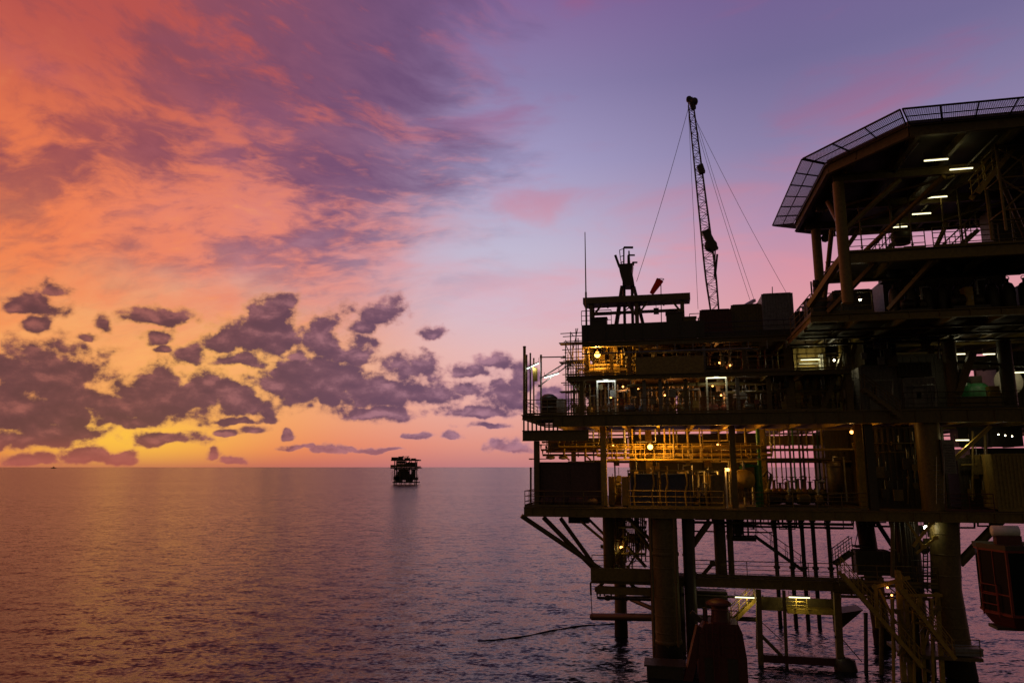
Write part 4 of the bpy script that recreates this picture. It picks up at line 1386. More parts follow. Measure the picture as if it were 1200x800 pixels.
for k, (pa, pb, py, ly, r, lab, mt) in enumerate((
        (686, 742, 402, 1.8, .09, 'top one of the pipes over the orange floodlight', 'yellow'), (686, 738, 406.5, 2.0, .07, 'second pipe over the orange floodlight', 'yellow'), (688, 745, 428, 2.2, .09, 'level pipe below the orange floodlight', 'ochre'),
        (690, 735, 433, 2.0, .12, 'low thick pipe on the mezzanine floor below the orange floodlight', 'ochre'), (745, 890, 410, 2.4, .1, 'long dim pipe high on the mezzanine behind the olive screen', 'brown'), (745, 890, 414, 2.8, .08, 'thin dim pipe high on the mezzanine behind the olive screen', 'grey'),
        (735, 905, 452, 2.0, .12, 'long dim pipe under the mezzanine floor', 'brown'), (724, 820, 458, 2.6, .1, 'second dim pipe lower under the mezzanine floor', 'grey'), (850, 995, 460, 2.2, .12, 'dim pipe right of the yellowish fluorescent lamp', 'brown'))):
    p, q = L(pa, py, ly), L(pb, py, ly)
    q.z = p.z
    pipe([p + H * -.5, p, q, q + H * -.6], r, lab, mt)
for k, (px, ly, mt, lab) in enumerate(((684, 3.2, 'yellow', 'yellowish pump set behind the railing near the scaffold tower'), (745, 2.6, 'blue', 'dim blue pump set left of the grey main deck posts'), (790, 3.0, 'ochre', 'dim brown pump set under the right half of the olive screen'), (842, 2.8, 'dred', 'dim red pump set under the yellowish fluorescent lamp'), (885, 3.2, 'dark', 'dark pump set farthest right under the mezzanine'))):
    pump((X(px, ly, 480), ly, fm), lab, mt, .9)
for k, (px, ly, mt, lab) in enumerate(((704, 3.4, 'ochre', 'brown pump set lit orange on the mezzanine below the floodlight'), (728, 3.2, 'ochre', 'brown pump set on the mezzanine right below the orange lamp glow'), (842, 2.4, 'dred', 'red pump set with orange lamps on the mezzanine'))):
    pump((X(px, ly, 436), ly, Z3 + .003), lab, mt, .8)
vessel_h((X(716, 5.2, 420), 5.2, Z3 + 1.25), 2.2, .55, 'horizontal vessel lit orange behind the floodlight on the mezzanine', 'yellow')
# plant rooms behind
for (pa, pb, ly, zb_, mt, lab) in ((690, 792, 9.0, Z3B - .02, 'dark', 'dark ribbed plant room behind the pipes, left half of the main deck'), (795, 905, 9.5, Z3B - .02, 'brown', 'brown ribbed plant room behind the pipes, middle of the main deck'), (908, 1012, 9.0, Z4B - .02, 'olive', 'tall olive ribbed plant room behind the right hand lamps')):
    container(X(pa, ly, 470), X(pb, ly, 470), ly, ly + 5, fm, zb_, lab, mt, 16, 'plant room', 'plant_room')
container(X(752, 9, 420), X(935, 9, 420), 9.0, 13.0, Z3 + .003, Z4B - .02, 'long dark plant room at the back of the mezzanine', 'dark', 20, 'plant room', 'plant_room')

# ---- middle part, main deck -----------------------------------------
p, q = L(938.5, 421.5, 3.0), L(960.5, 421, 3.0)
tube_lamp(p.lerp(q, .5), (q - p).length, 'bright yellowish fluorescent lamp beside the pale wall in the middle of the platform', power=46, col=(1, .9, .45))
flood(L(977.5, 422, 2.6), 'small round white lamp right of the pale lit wall', 'spot', 14, (1, .9, .5), .07)
t = thing('pale_wall', 'pale steel wall panel lit by the fluorescent lamp beside it', 'wall', (X(955, 4.2, 450), 4.2, ZM))
MB().box(X(932, 4.2, 450), X(970, 4.2, 450), 4.2, 4.3, fm, Z4B - .01).build('panel', 'olive', t)
for px in (938, 948, 958, 966): MB().box(X(px, 4.2, 450) - .05, X(px, 4.2, 450) + .05, 4.12, 4.197, fm, Z4B - .02).build('stiffener', 'ochre', t)
MB().box(X(961.5, 4.0, 450), X(966.5, 4.0, 450), 3.9, 4.1, ZM + 1.9, 21.0).build('cable_tray', 'white', t)
MB().box(X(938, 4.0, 450), X(961, 4.0, 450), 3.95, 4.1, Z(427, 4, 950), Z(425.5, 4, 950)).build('shelf', 'white', t)
cabinet(X(940, 3.2, 460), X(950, 3.2, 460), 3.2, 3.8, fm, ZM + 2.2, 'greenish cabinet under the lamp by the pale wall', 'olive', 1)
railing([(X(934, 2.4, 430), 2.4, Z3 + .003), (X(972, 2.4, 430), 2.4, Z3 + .003)], 'short dark railing in front of the pale lit wall', mat='dark')
container(X(989.5, 1.4, 462), X(1000, 1.4, 462), 1.4, 2.0, Z(467, 1.4, 995), Z(455.5, 1.4, 995), 'small pale box fixed beside the steel column right of the pale wall', 'cream', 3, 'box', 'junction_box')
riser(X(987, 3, 440), 3.0, ZM + .004, Z4B - .01, 'single upright pipe right of the round white lamp', 'ochre', .12)
# grey deck house with stair
container(X(1009, 1.6, 460), X(1058, 1.6, 460), 1.6, 6.0, fm, Z(428, 1.6, 1035), 'dull grey ribbed deck house beside the descending stair', 'grey', 9, 'deck house', 'deck_house')
container(X(1059, 1.0, 460), X(1098, 1.0, 460), 1.0, 5.0, fm, Z(442, 1.0, 1080), 'dull grey ribbed deck house right of the descending stair', 'grey', 7, 'deck house', 'deck_house')
container(X(1052, 1.2, 435), X(1092, 1.2, 435), 1.2, 4.0, Z(441, 1.2, 1072), Z(424, 1.2, 1072), 'dark box stacked on the right hand grey deck house', 'dark', 7, 'box', 'equipment_box')
container(X(1012, 2.2, 410), X(1050, 2.2, 410), 2.2, 5.0, Z(427, 2.2, 1030), Z(400, 2.2, 1030), 'dark box stacked on the left hand grey deck house', 'dark', 8, 'box', 'equipment_box')
a, b = L(1058, 489, -.75), L(1012, 455, -.75)
staircase(a, b, .7, 'brown stair descending right in front of the grey deck house', 'brown')
p, q = L(1061, 379.5, -1.5), L(1082, 379, -1.5)
tube_lamp(p.lerp(q, .5), (q - p).length, 'lone fluorescent lamp under the edge of the helideck support deck', power=3, col=(1, .9, .5))
for xa, xb, y, ly, lab, pw in ((1113, 1131, 415, 2.4, 'left one of two level fluorescent lamps at the far right', 16), (1152, 1166, 415, 2.4, 'right one of two level fluorescent lamps at the far right', 18), (1111, 1120, 433, 6.0, 'short lamp low beside the round column at the far right', 6), (1186, 1201, 436.5, 2.2, 'whitish lamp at the very right edge of the picture', 10)):
    p, q = L(xa, y, ly), L(xb, y - .3, ly)
    tube_lamp(p.lerp(q, .5), (q - p).length, lab, power=pw, col=(1, .9, .5))
# green covered machine
c = L(1150, 464, 3.0)
gz = c.z
xl, xr = X(1131, 3, 455), X(1169, 3, 455)
t = thing('green_lifeboat', 'dark green rounded covered boat behind the brown parapet at the right', 'boat', (c.x, 4, gz))
sec_ = []
for k in range(9):
    f = k / 8
    xx = xl + (xr - xl) * f
    hgt = 1.15 * (1 - abs(f * 2 - 1) ** 3.0) ** .6 + .05
    sec_.append((xx, hgt))
vs, fs = [], []
for xx, hgt in sec_:
    for j in range(9):
        g_ = PI * j / 8
        vs.append((xx, 4.0 - 1.1 * math.cos(g_) * (.35 + .65 * hgt / 1.2), gz - .1 + hgt * math.sin(g_)))
for i in range(8):
    for j in range(8): fs.append((i * 9 + j, i * 9 + j + 1, (i + 1) * 9 + j + 1, (i + 1) * 9 + j))
MB().add(vs, fs, True).build('canopy', 'green', t)
MB().box(xl + .05, xr - .05, 2.9, 5.1, gz - .6, gz - .15).build('hull', 'green', t)
MB().box(xl + .6, xl + 1.3, 3.5, 4.5, gz + .9, gz + 1.45).build('hatch', 'dark', t)
for xx in (xl + .3, xr - .5): MB().box(xx, xx + .2, 2.95, 5.0, fm, gz - .6).build('cradle', 'dark', t)
cabinet(X(1160, 1.4, 458), X(1172, 1.4, 458), 1.4, 2.0, Z(467, 1.4, 1166), Z(452, 1.4, 1166), 'yellow box at the right end of the green covered boat', 'yellow', 1)
t = thing('brown_parapet', 'low brown steel parapet in front of the green covered boat', 'parapet', (X(1150, .2, 478), .2, ZM))
MB().box(X(1122, .2, 478), X(1175, .2, 478), .2, .26, fm, Z(465.5, .2, 1150)).build('plate', 'brown', t)
MB().box(X(1122, .2, 478) - .05, X(1175, .2, 478) + .05, .14, .34, Z(465.5, .2, 1150), Z(464.3, .2, 1150)).build('top_rail', 'cream', t)
c = L(1182, 447, 3.0)
t = thing('pale_dish', 'pale curved dish half hidden at the right edge', 'dish', c)
vs = []
MB().lathe(c, [(.9, .0), (.85, .12), (.6, .3), (.25, .4), (.03, .42)], 24, 'y').build('bowl', 'cream', t)
MB().tube([c + Vector((0, .3, -.2)), Vector((c.x, c.y + .3, ZM + .004))], .09, 10).build('stand', 'grey', t)
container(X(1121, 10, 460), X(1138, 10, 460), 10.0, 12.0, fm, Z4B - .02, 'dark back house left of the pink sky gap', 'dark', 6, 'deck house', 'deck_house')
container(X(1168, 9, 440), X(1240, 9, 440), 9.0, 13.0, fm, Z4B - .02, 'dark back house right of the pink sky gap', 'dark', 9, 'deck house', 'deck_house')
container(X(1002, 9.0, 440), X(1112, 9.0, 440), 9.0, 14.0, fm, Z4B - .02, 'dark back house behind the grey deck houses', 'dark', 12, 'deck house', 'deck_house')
railing([(X(1062, .1, 490), .1, fm), (XR, .1, fm)], 'dark railing of the main deck at the far right', mat='dark')
pipe([L(1122, 424, 1.0), L(1200, 428, 1.0)], .1, 'dark level pipe below the two lamps at the far right', 'dark')
pipe([L(1104, 398, 1.0), L(1146, 396, 1.0), L(1150, 392, 1.0)], .07, 'thin pale pipe sloping above the two lamps at the far right', 'galv')

# ---- cellar deck -----------------------------------------------------
fc = ZC + .003
p = L(622, 575, .35)
pole(622, 548, 594, .35, .07, 'thin dark pole rising at the left corner of the cellar deck', 'dark', foot=fc)
container(X(630, .9, 558), X(704.5, .9, 558), .9, 3.6, fc, Z(541, .9, 667), 'large flat plum coloured box at the left end of the cellar deck', 'purple', 3, 'box', 'storage_box')
for k, (pa, pb, lab) in enumerate(((633, 648, 'dark tarpaulin bundle left of three before the plum box'), (649, 664, 'dark tarpaulin bundle in the middle of three before the plum box'), (666, 700, 'long dark tarpaulin bundle before the right part of the plum box'))):
    t = thing('tarpaulin_bundle', lab, 'bundle', (X(pa, .4, 588), .4, ZC))
    xa, xb = X(pa, .4, 588), X(pb, .4, 588)
    MB().lathe(((xa + xb) / 2, .5, ZC + .36), [(.1, -(xb - xa) / 2), (.3, -(xb - xa) / 2 + .1), (.34, 0), (.3, (xb - xa) / 2 - .1), (.1, (xb - xa) / 2)], 12, 'x').build('roll', 'purple', t)
    for f in (.25, .75): MB().ring((xa + (xb - xa) * f, .5, ZC + .36), .34, .02, 'x', 12, 5).build('strap', 'dark', t)
cabinet(X(705.5, .7, 570), X(711.5, .7, 570), .55, .95, fc, Z(540, .7, 708), 'tall narrow yellow cabinet right of the plum box', 'yellow', 1)
cabinet(X(713, 1.4, 570), X(720, 1.4, 570), 1.4, 1.9, fc, Z(558, 1.4, 716), 'small ochre cabinet behind the tall narrow yellow one', 'ochre', 1)
cabinet(X(728.5, 1.2, 570), X(738, 1.2, 570), 1.2, 1.8, fc, Z(558, 1.2, 733), 'bright yellow cabinet at the left end of the dark blue skids', 'yellow', 1)
for k, (pa, pb, lab) in enumerate(((739, 772, 'dark blue equipment skid left of two behind the yellowish railing'), (775, 812, 'dark blue equipment skid right of two behind the yellowish railing'))):
    container(X(pa, 1.2, 575), X(pb, 1.2, 575), 1.2, 3.4, fc, Z(555, 1.2, 780), lab, 'blue', 7, 'skid', 'equipment_skid')
t = thing('yellow_handrail_beam', 'thin yellow beam running along the top of the dark blue skids', 'beam', L(735, 551, 1.0))
MB().bar(L(735, 551.3, 1.0), L(846, 551, 1.0), .1, .1).build('beam', 'yellow', t)
for px in (736, 770, 808, 845): MB().bar(L(px, 552, 1.0), Vector((X(px, 1.0, 551), 1.0, fc)), .08, .08).build('leg', 'ochre', t)
container(X(833, 1.0, 572), X(849, 1.0, 572), 1.0, 2.4, fc, Z(556, 1.0, 840), 'ochre ribbed box between the blue skids and the round vessel', 'ochre', 4, 'box', 'equipment_box')
vessel_h((X(872, 3.0, 562), 3.2, Z(562, 2, 872)), 1.2, .72, 'short round ochre vessel in the middle of the cellar deck', 'yellow', 'y')
c = L(853, 550, 1.4)
flood(c, 'small amber lamp on the pale post left of the round vessel', 'amber', 22, (1, .5, .12), .12)
t = thing('pale_post', 'pale post left of the round ochre vessel', 'post', (X(851, 1.4, 570), 1.4, ZC))
MB().box(X(850.3, 1.4, 570), X(852, 1.4, 570), 1.38, 1.46, fc, Z(548, 1.4, 851)).build('shaft', 'white', t)
MB().box(X(849.3, 1.4, 570), X(853, 1.4, 570), 1.3, 1.54, ZC + .002, ZC + .04).build('foot', 'white', t)
pipe([Vector((X(887, 3.4, 560), 3.4, fc)), L(887, 546, 3.4), L(872, 545, 3.4), L(868, 549, 3.4)], .2, 'thick green pipe arching right of the round vessel', 'green')
pipe([Vector((X(891, 4, 560), 4.0, fc)), Vector((X(891, 4, 560), 4.0, ZMB - .1))], .14, 'upright green pipe right of the round vessel', 'green')
# manifold with thin risers against the sea
GM = 'thin risers of the manifold'
rs = random.Random(11)
for k in range(13):
    px = 899 + 66 * k / 12 + rs.uniform(-1.2, 1.2)
    riser(X(px, 6.0 + (k % 3) * .8, 545), 6.0 + (k % 3) * .8, ZC + .6, ZMB - .02, 'thin riser standing in the row above the dark manifold valves', rs.choice(('ochre', 'green', 'galv')), rs.choice((.045, .06, .08)), GM, wheel=False)
t = thing('valve_manifold', 'row of dark bulky valves along the manifold on the cellar deck', 'manifold', (X(930, 5, 570), 5, ZC))
MB().tube([(X(897, 5.2, 566), 5.2, ZC + .75), (X(968, 5.2, 566), 5.2, ZC + .75)], .26, 14).build('header', 'brown', t)
MB().tube([(X(897, 6.2, 566), 6.4, ZC + .45), (X(968, 6.2, 566), 6.4, ZC + .45)], .3, 14).build('header', 'dark', t)
for k in range(10):
    xx = X(900 + 7 * k, 5.0, 566)
    hh = rs.uniform(.3, .75)
    v = MB().lathe((xx, 5.0, ZC + .8), [(.2, 0), (.3, .12), (.3, .3), (.16, .42), (.1, .5), (.1, .5 + hh)], 14).build('valve', rs.choice(('dark', 'brown', 'dred')), t)
    MB().ring((xx, 5.0, ZC + 1.3 + hh), .2, .03, 'z' if k % 3 else 'y', 14, 5).build('handwheel', 'dark', v)
for k in range(4): MB().box(X(903 + 20 * k, 5, 566), X(905 + 20 * k, 5, 566), 5.0, 6.6, fc, ZC + .5).build('stand', 'dark', t)
pipe([L(894, 558, 4.5), L(899, 551, 4.5), L(904, 556, 4.5), L(901, 572, 4.5)], .12, 'dark hooped pipe at the left end of the manifold', 'dark')
# walkway with yellow rails, hung under the main deck
wk = thing('pipe_gallery', 'yellow railed pipe gallery hung below the main deck in orange light', 'gallery', (X(800, 3, 535), 3, 12.6))
za = Z(537, 2.6, 800)
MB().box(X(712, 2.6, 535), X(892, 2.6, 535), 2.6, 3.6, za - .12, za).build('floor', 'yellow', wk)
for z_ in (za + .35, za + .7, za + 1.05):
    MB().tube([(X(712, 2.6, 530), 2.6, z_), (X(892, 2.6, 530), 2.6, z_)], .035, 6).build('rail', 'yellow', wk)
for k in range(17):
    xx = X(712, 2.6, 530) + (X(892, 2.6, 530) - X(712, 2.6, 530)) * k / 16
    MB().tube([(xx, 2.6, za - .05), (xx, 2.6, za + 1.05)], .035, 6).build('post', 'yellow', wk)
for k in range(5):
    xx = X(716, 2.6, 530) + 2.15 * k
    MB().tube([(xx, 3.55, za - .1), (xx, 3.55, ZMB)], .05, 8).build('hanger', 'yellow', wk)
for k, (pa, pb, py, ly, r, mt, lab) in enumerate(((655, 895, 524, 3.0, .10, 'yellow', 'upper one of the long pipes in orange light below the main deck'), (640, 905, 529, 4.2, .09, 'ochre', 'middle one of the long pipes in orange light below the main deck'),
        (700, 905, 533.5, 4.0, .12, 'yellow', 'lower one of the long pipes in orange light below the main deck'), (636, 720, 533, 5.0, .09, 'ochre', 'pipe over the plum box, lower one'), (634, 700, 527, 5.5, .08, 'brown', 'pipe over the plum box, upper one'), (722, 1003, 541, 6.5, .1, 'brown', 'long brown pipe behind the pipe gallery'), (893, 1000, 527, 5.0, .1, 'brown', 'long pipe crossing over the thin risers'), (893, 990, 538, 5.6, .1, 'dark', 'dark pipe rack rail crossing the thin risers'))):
    p, q = L(pa, py, ly), L(pb, py, ly)
    q.z = p.z
    pipe([p + H * .45, p, q, q + H * .5], r, lab, mt)
for k, (pa, lab) in enumerate(((661, 'slim yellow hanger pipe over the left part of the plum box'), (686, 'slim yellow hanger pipe over the right part of the plum box'), (741, 'yellow drop pipe left of the orange floodlight'), (779, 'yellow drop pipe right of the orange floodlight'), (806, 'yellow drop pipe under the bright soffit'), (874, 'pale yellow drop pipe at the right end of the pipe gallery'))):
    pipe([Vector((X(pa, 3.2, 520), 3.2, ZMB - .05)), Vector((X(pa, 3.2, 520), 3.2, Z(533, 3.2, pa))), Vector((X(pa + 6, 3.2, 520), 3.2, Z(539, 3.2, pa)))], .07, lab, 'yellow', False)
for k, (px, lab) in enumerate(((645, 'pale round bowl added as bright sheen over the left part of the plum box'), (660, 'second pale round bowl added as bright sheen over the plum box'))):
    c = L(px, 536, 5.5)
    t = thing('sheen_bowl', lab, 'lamp', c)  # pale bowl added for the bright sea sheen between the pipes
    MB().lathe(c, [(.05, -.15), (.34, -.1), (.38, .05), (.2, .2), (.05, .24)], 16).build('bowl', 'cream', t)
    MB().tube([c + H * .2, Vector((c.x, c.y, ZMB - .1))], .02, 6).build('rod', 'dark', t)
# cellar plant behind
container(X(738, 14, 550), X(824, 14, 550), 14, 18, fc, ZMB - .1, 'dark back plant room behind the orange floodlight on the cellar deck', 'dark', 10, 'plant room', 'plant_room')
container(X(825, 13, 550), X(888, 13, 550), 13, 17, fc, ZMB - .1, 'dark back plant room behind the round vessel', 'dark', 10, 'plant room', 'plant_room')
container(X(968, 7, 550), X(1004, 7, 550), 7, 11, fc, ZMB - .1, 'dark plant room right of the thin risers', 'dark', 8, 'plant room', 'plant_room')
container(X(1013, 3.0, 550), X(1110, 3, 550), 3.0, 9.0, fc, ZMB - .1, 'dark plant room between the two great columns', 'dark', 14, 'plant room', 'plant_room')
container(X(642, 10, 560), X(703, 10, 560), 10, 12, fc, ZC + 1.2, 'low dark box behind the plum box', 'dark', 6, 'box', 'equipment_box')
vessel_v((X(801, 4.2, 560), 4.2, fc), 2.6, .45, 'upright ochre vessel behind the right blue skid', 'ochre')
vessel_v((X(978, 4.4, 560), 4.4, fc), 3.2, .5, 'upright dark vessel left of the yellow column', 'dark')
vessel_v((X(722, 5.2, 560), 5.2, fc), 1.7, .4, 'small upright vessel behind the yellow cabinets', 'ochre')
pump((X(816, 2.0, 580), 2.0, fc), 'dim pump set right of the blue skids', 'dark', .9)
pump((X(916, 2.2, 582), 2.2, fc), 'dark pump set in front of the manifold, left one', 'dark', 1.0)
pump((X(950, 2.2, 582), 2.2, fc), 'dark pump set in front of the manifold, right one', 'brown', 1.0)
flood(Vector((X(1000, 2.8, 530), 2.8, 15.3)), 'small amber floodlight above the yellow column', 'amber', 60, (1, .48, .1), .12)
# right end of the cellar deck
t = thing('louvred_box', 'bluish grey louvred box hung beside the great right column', 'louvre box', (X(1112, .3, 535), .3, 13))
xa, xb = X(1105.5, .1, 535), X(1120, .1, 535)
MB().box(xa, xb, .14, 1.0, Z(555, .1, 1112), Z(515, .1, 1112)).build('case', 'grey', t)
mm = MB()
za_, zb_ = Z(555, .1, 1112), Z(515, .1, 1112)
for k in range(12):
    z_ = za_ + .12 + (zb_ - za_ - .2) * k / 12
    mm.add([(xa + .06, .13, z_), (xb - .06, .13, z_), (xb - .06, .04, z_ - .08), (xa + .06, .04, z_ - .08)], [(0, 1, 2, 3)])
    mm.add([(xa + .06, .13, z_ - .02), (xb - .06, .13, z_ - .02), (xb - .06, .04, z_ - .10), (xa + .06, .04, z_ - .10)], [(3, 2, 1, 0)])
mm.build('louvre', 'grey', t)
p, q = L(1120, 515.5, 1.4), L(1135.5, 515.5, 1.4)
tube_lamp(p.lerp(q, .5), (q - p).length, 'yellow fluorescent lamp right of the louvred box', power=20, col=(1, .88, .4))
container(X(1166, .7, 560), X(1230, .7, 560), .7, 5.0, fc, Z(531, .7, 1185), 'olive ribbed container at the right edge of the cellar deck', 'olive', 12)
container(X(1124, 3.0, 560), X(1164, 3.0, 560), 3.0, 7.0, fc, Z(536, 3.0, 1145), 'dark container left of the olive one', 'dark', 8)
railing([(X(1108, .1, 590), .1, fc), (X(1165, .1, 590), .1, fc)], 'dull red railing below the louvred box', mat='dred', mids=3)
for k, px in enumerate((1170, 1178, 1186)):
    c = L(px, 509 + k, 5.0)
    t = thing('bulkhead_lamp', 'tiny white lamp glimpsed above the olive container', 'lamp', c, 'tiny white lamps above the olive container')
    MB().lathe(c, [(.015, -.04), (.04, -.02), (.04, .03), (.015, .04)], 10).build('lens', 'spot', t)
    MB().tube([c + H * .06, c + H * .4], .03, 6).build('stem', 'dark', t)

# ---- below the cellar deck -------------------------------------------
GC = 'well conductors below the cellar deck'
for k, px in enumerate((909, 927, 941, 954, 972)):
    t = thing('well_conductor', 'dark upright conductor pipe running from the cellar deck down into the sea', 'conductor', (X(px, 13.8, 640), 13.8, 0), GC)
    xx = X(px, 13.8, 640)
    MB().tube([(xx, 13.8, -3), (xx, 13.8, ZCB - .05)], .17, 12).build('pipe', 'dark', t)
    for z_ in (4.6, 8.4): MB().lathe((xx, 13.8, z_), [(.26, 0), (.26, .22)], 14).build('collar', 'dark', t)
t = thing('hanging_platform', 'small dark hanging platform under the cellar deck at the head of the stair', 'platform', (X(868, 6, 628), 6, 8))
zp = Z(628, 6, 868)
MB().box(X(852, 6, 628), X(885, 6, 628), 5.4, 7.0, zp - .3, zp).build('floor', 'dark', t)
for px in (854, 860, 871, 877): MB().bar(Vector((X(px, 6, 628), 6, zp)), Vector((X(px, 6, 628), 6, ZCB)), .12, .12).build('hanger', 'dark', t)
cabinet(X(861, 6, 622), X(870, 6, 622), 6.1, 6.6, zp + .002, zp + 1.2, 'dark box on the small hanging platform', 'dark', 1)
a, b = L(944, 675, 6), L(885, 628, 6)
a.z, b.z = ZS + .0, zp
staircase(a, b, .8, 'dark stair sloping down right from the hanging platform to the lower deck', 'dark')
railing([(X(806, 2.1, 675), 2.1, ZS + .003), (X(985, 2.1, 675), 2.1, ZS + .003)], 'thin railing along the lower deck against the sea', mat='brown', mids=3, step=1.9)
railing([(X(694, 3.6, 668), 3.6, ZS + .003), (X(764, 3.6, 668), 3.6, ZS + .003)], 'railing on the lower deck left of the great leg', mat='brown', mids=2)
GF = 'pipes left of the great leg'
rs = random.Random(5)
for k in range(18):
    px = 717 + 2.3 * k
    riser(X(px, 5 + k % 3, 640), 5.0 + k % 3, ZS + .3 + rs.random(), ZCB - .02, 'dark pipe in the tangle under the cellar deck left of the great leg', rs.choice(('dark', 'brown', 'ochre')), rs.choice((.05, .08, .12)), GF)
for k, (pa, pb, py, ly, lab) in enumerate(((722, 757, 617, 5, 'highest level pipe in the tangle left of the great leg'), (718, 757, 628, 5.5, 'middle level pipe in the tangle left of the great leg'), (716, 757, 648, 5, 'lowest level pipe in the tangle left of the great leg'), (812, 1000, 611.5, 4, 'long pipe slung close under the cellar deck'))):
    p, q = L(pa, py, ly), L(pb, py, ly)
    q.z = p.z
    pipe([p + H * .5, p, q, q + H * .5], .1, lab, 'brown')
container(X(735, 6, 630), X(755, 6, 630), 6, 7, Z(636, 6, 745), Z(626, 6, 745), 'dark tray box under the cellar deck left of the great leg', 'dark', 4, 'box', 'equipment_box')
container(X(666, 5, 610), X(690, 5, 610), 5, 6, Z(613, 5, 678), ZCB - .12, 'flat dark box under the cellar deck above the struts', 'dark', 4, 'box', 'equipment_box')
pipe([L(702, 680, 3), L(694, 680, 3), L(692, 683, 3), L(692.5, 697, 3)], .07, 'hooked drain pipe at the left end of the lower deck', 'dark', False)
pipe([L(692.6, 697, 3), L(694, 726, 3)], .03, 'thin reddish hose hanging from the hooked drain pipe', 'dred', False)
pipe([L(813, 608, 4), L(813, 668, 4), L(816, 672, 4)], .08, 'thin upright pipe right of the great leg', 'dark', False)
for k, px in enumerate((703, 708, 716)):
    pipe([L(px, 688, 2.0), L(px + .3, 698, 2.0)], .06, 'short dark spout below the lower deck, at its left end', 'dark', False, group='short spouts below the lower deck')
c = L(1085.5, 618, .6)
flood(c, 'bright white lamp below the cellar deck beside the great right leg', 'spot', 7, (.95, 1, .4), .15)
for k, (pa, pb, py, lab) in enumerate(((1124, 1142, 606, 'thin looped pipe below the cellar deck right of the great leg'), (1146, 1160, 604, 'second thin looped pipe below the cellar deck near the edge'))):
    pipe([L(pa, py, 4), L(pa, py + 12, 4), L(pb, py + 12, 4), L(pb, py - 2, 4)], .08, lab, 'dark', False)
# dark platform hung on cables
t = thing('hanging_cage', 'dark triangular cable sling holding a small platform left of the great right leg', 'sling', L(1010, 640, 5))
MB().box(X(1001, 5, 640), X(1022, 5, 640), 4.6, 5.6, Z(641, 5, 1010), Z(639, 5, 1010)).build('platform', 'dark', t)
for a, b in ((1002, 1008), (1019, 1011), (1024, 1024)): MB().tube([L(a, 639, 5), L(b, 609, 5)], .03, 6).build('cable', 'cable', t)

# boat landing
bl = thing('boat_landing', 'ochre steel boat landing frame with lamps standing in the sea below the lower deck', 'boat landing', (X(930, 1.6, 740), 1.6, 0))
for px, y1_, w, mt in ((889, 790, .34, 'ochre'), (919, 785, .2, 'brown'), (981, 792, .42, 'ochre')):
    MB().bar(Vector((X(px, 1.6, 700), 1.6, ZSB)), Vector((X(px, 1.6, 740), 1.6, -1.5)), w, w).build('post', mt, bl)
MB().box(X(889, 1.6, 770), X(981, 1.6, 770), 1.45, 1.75, Z(777, 1.6, 930), Z(768, 1.6, 930)).build('fender_beam', 'dred', bl)
MB().box(X(921.5, 2.6, 715), X(976, 2.6, 715), 2.2, 3.4, Z(718, 2.6, 945), Z(712.5, 2.6, 945)).build('gangway_beam', 'yellow', bl)
MB().box(X(891, 3.2, 705), X(978, 3.2, 705), 3.2, 3.3, Z(716, 3.2, 930), Z(700, 3.2, 930)).build('back_plate', 'brown', bl)
MB().bar(L(892, 728, 1.7), L(916, 750, 1.7), .05, .05).build('chain', 'dark', bl)
MB().bar(L(893, 745, 1.6), L(916, 768, 1.6), .22, .22).build('brace', 'brown', bl)
MB().bar(L(985, 746, 1.6), L(1010, 775, 1.6), .06, .06).build('chain', 'dark', bl)
MB().bar(L(855, 717, 2.0), L(855, 760, 2.0), .1, .1).build('post', 'yellow', bl)
MB().bar(L(887, 700, 2.0), L(887, 760, 2.0), .12, .12).build('post', 'yellow', bl)
for k, (xa, xb, lab) in enumerate(((861.5, 884, 'left one of two bright fluorescent lamps over the boat landing'), (924.5, 949, 'right one of two bright fluorescent lamps over the boat landing'))):
    p, q = L(xa, 699.3, 1.9), L(xb, 700, 1.9)
    tube_lamp(p.lerp(q, .5), (q - p).length, lab, power=24, col=(1, .86, .4))
zr = Z(713, 2.4, 945)
railing([(X(921, 2.1, 713), 2.1, zr), (X(946, 2.1, 713), 2.1, zr)], 'short yellow railing lit by the right hand boat landing lamp', mat='yellow', h=.75, toe=False, step=.8)
a, b = L(857, 731, 2.4), L(886, 702, 2.4)
staircase(a, b, .8, 'yellow stair lit by the left hand boat landing lamp', 'yellow')
t = thing('tyre_fender', 'dark round fender at the waterline by the right landing post', 'fender', L(990, 782, 1.5))
c = L(991, 783, 1.5)
MB().lathe(c, [(.2, -.7), (.62, -.55), (.72, 0), (.62, .55), (.2, .7)], 18).build('roll', 'dark', t)
MB().tube([c + H * .65, c + H * 2.0 + Vector((-.5, 0, 0))], .05, 6).build('chain', 'cable', t)
t = thing('dark_barge_box', 'dark wedge shaped tank under the lower deck right of the landing', 'tank', L(995, 722, 4))
a, b = L(985, 720, 4), L(1012, 716, 4)
MB().add([tuple(a + H * -.9), tuple(a + H * .1), tuple(b + H * .1), tuple(a + H * -.9 + Vector((0, 2, 0))), tuple(a + H * .1 + Vector((0, 2, 0))), tuple(b + H * .1 + Vector((0, 2, 0)))], [(0, 2, 1), (3, 4, 5), (0, 1, 4, 3), (1, 2, 5, 4), (0, 3, 5, 2)]).build('shell', 'dark', t)
MB().bar(L(985, 716, 4) + H * .2, L(985, 716, 4) + Vector((0, 0, 3)), .1, .1).build('hanger', 'dark', t)
pole(1014.5, 718, 800, .6, .12, 'thin dark pile in the water right of the boat landing', 'dark', foot=-1.0)

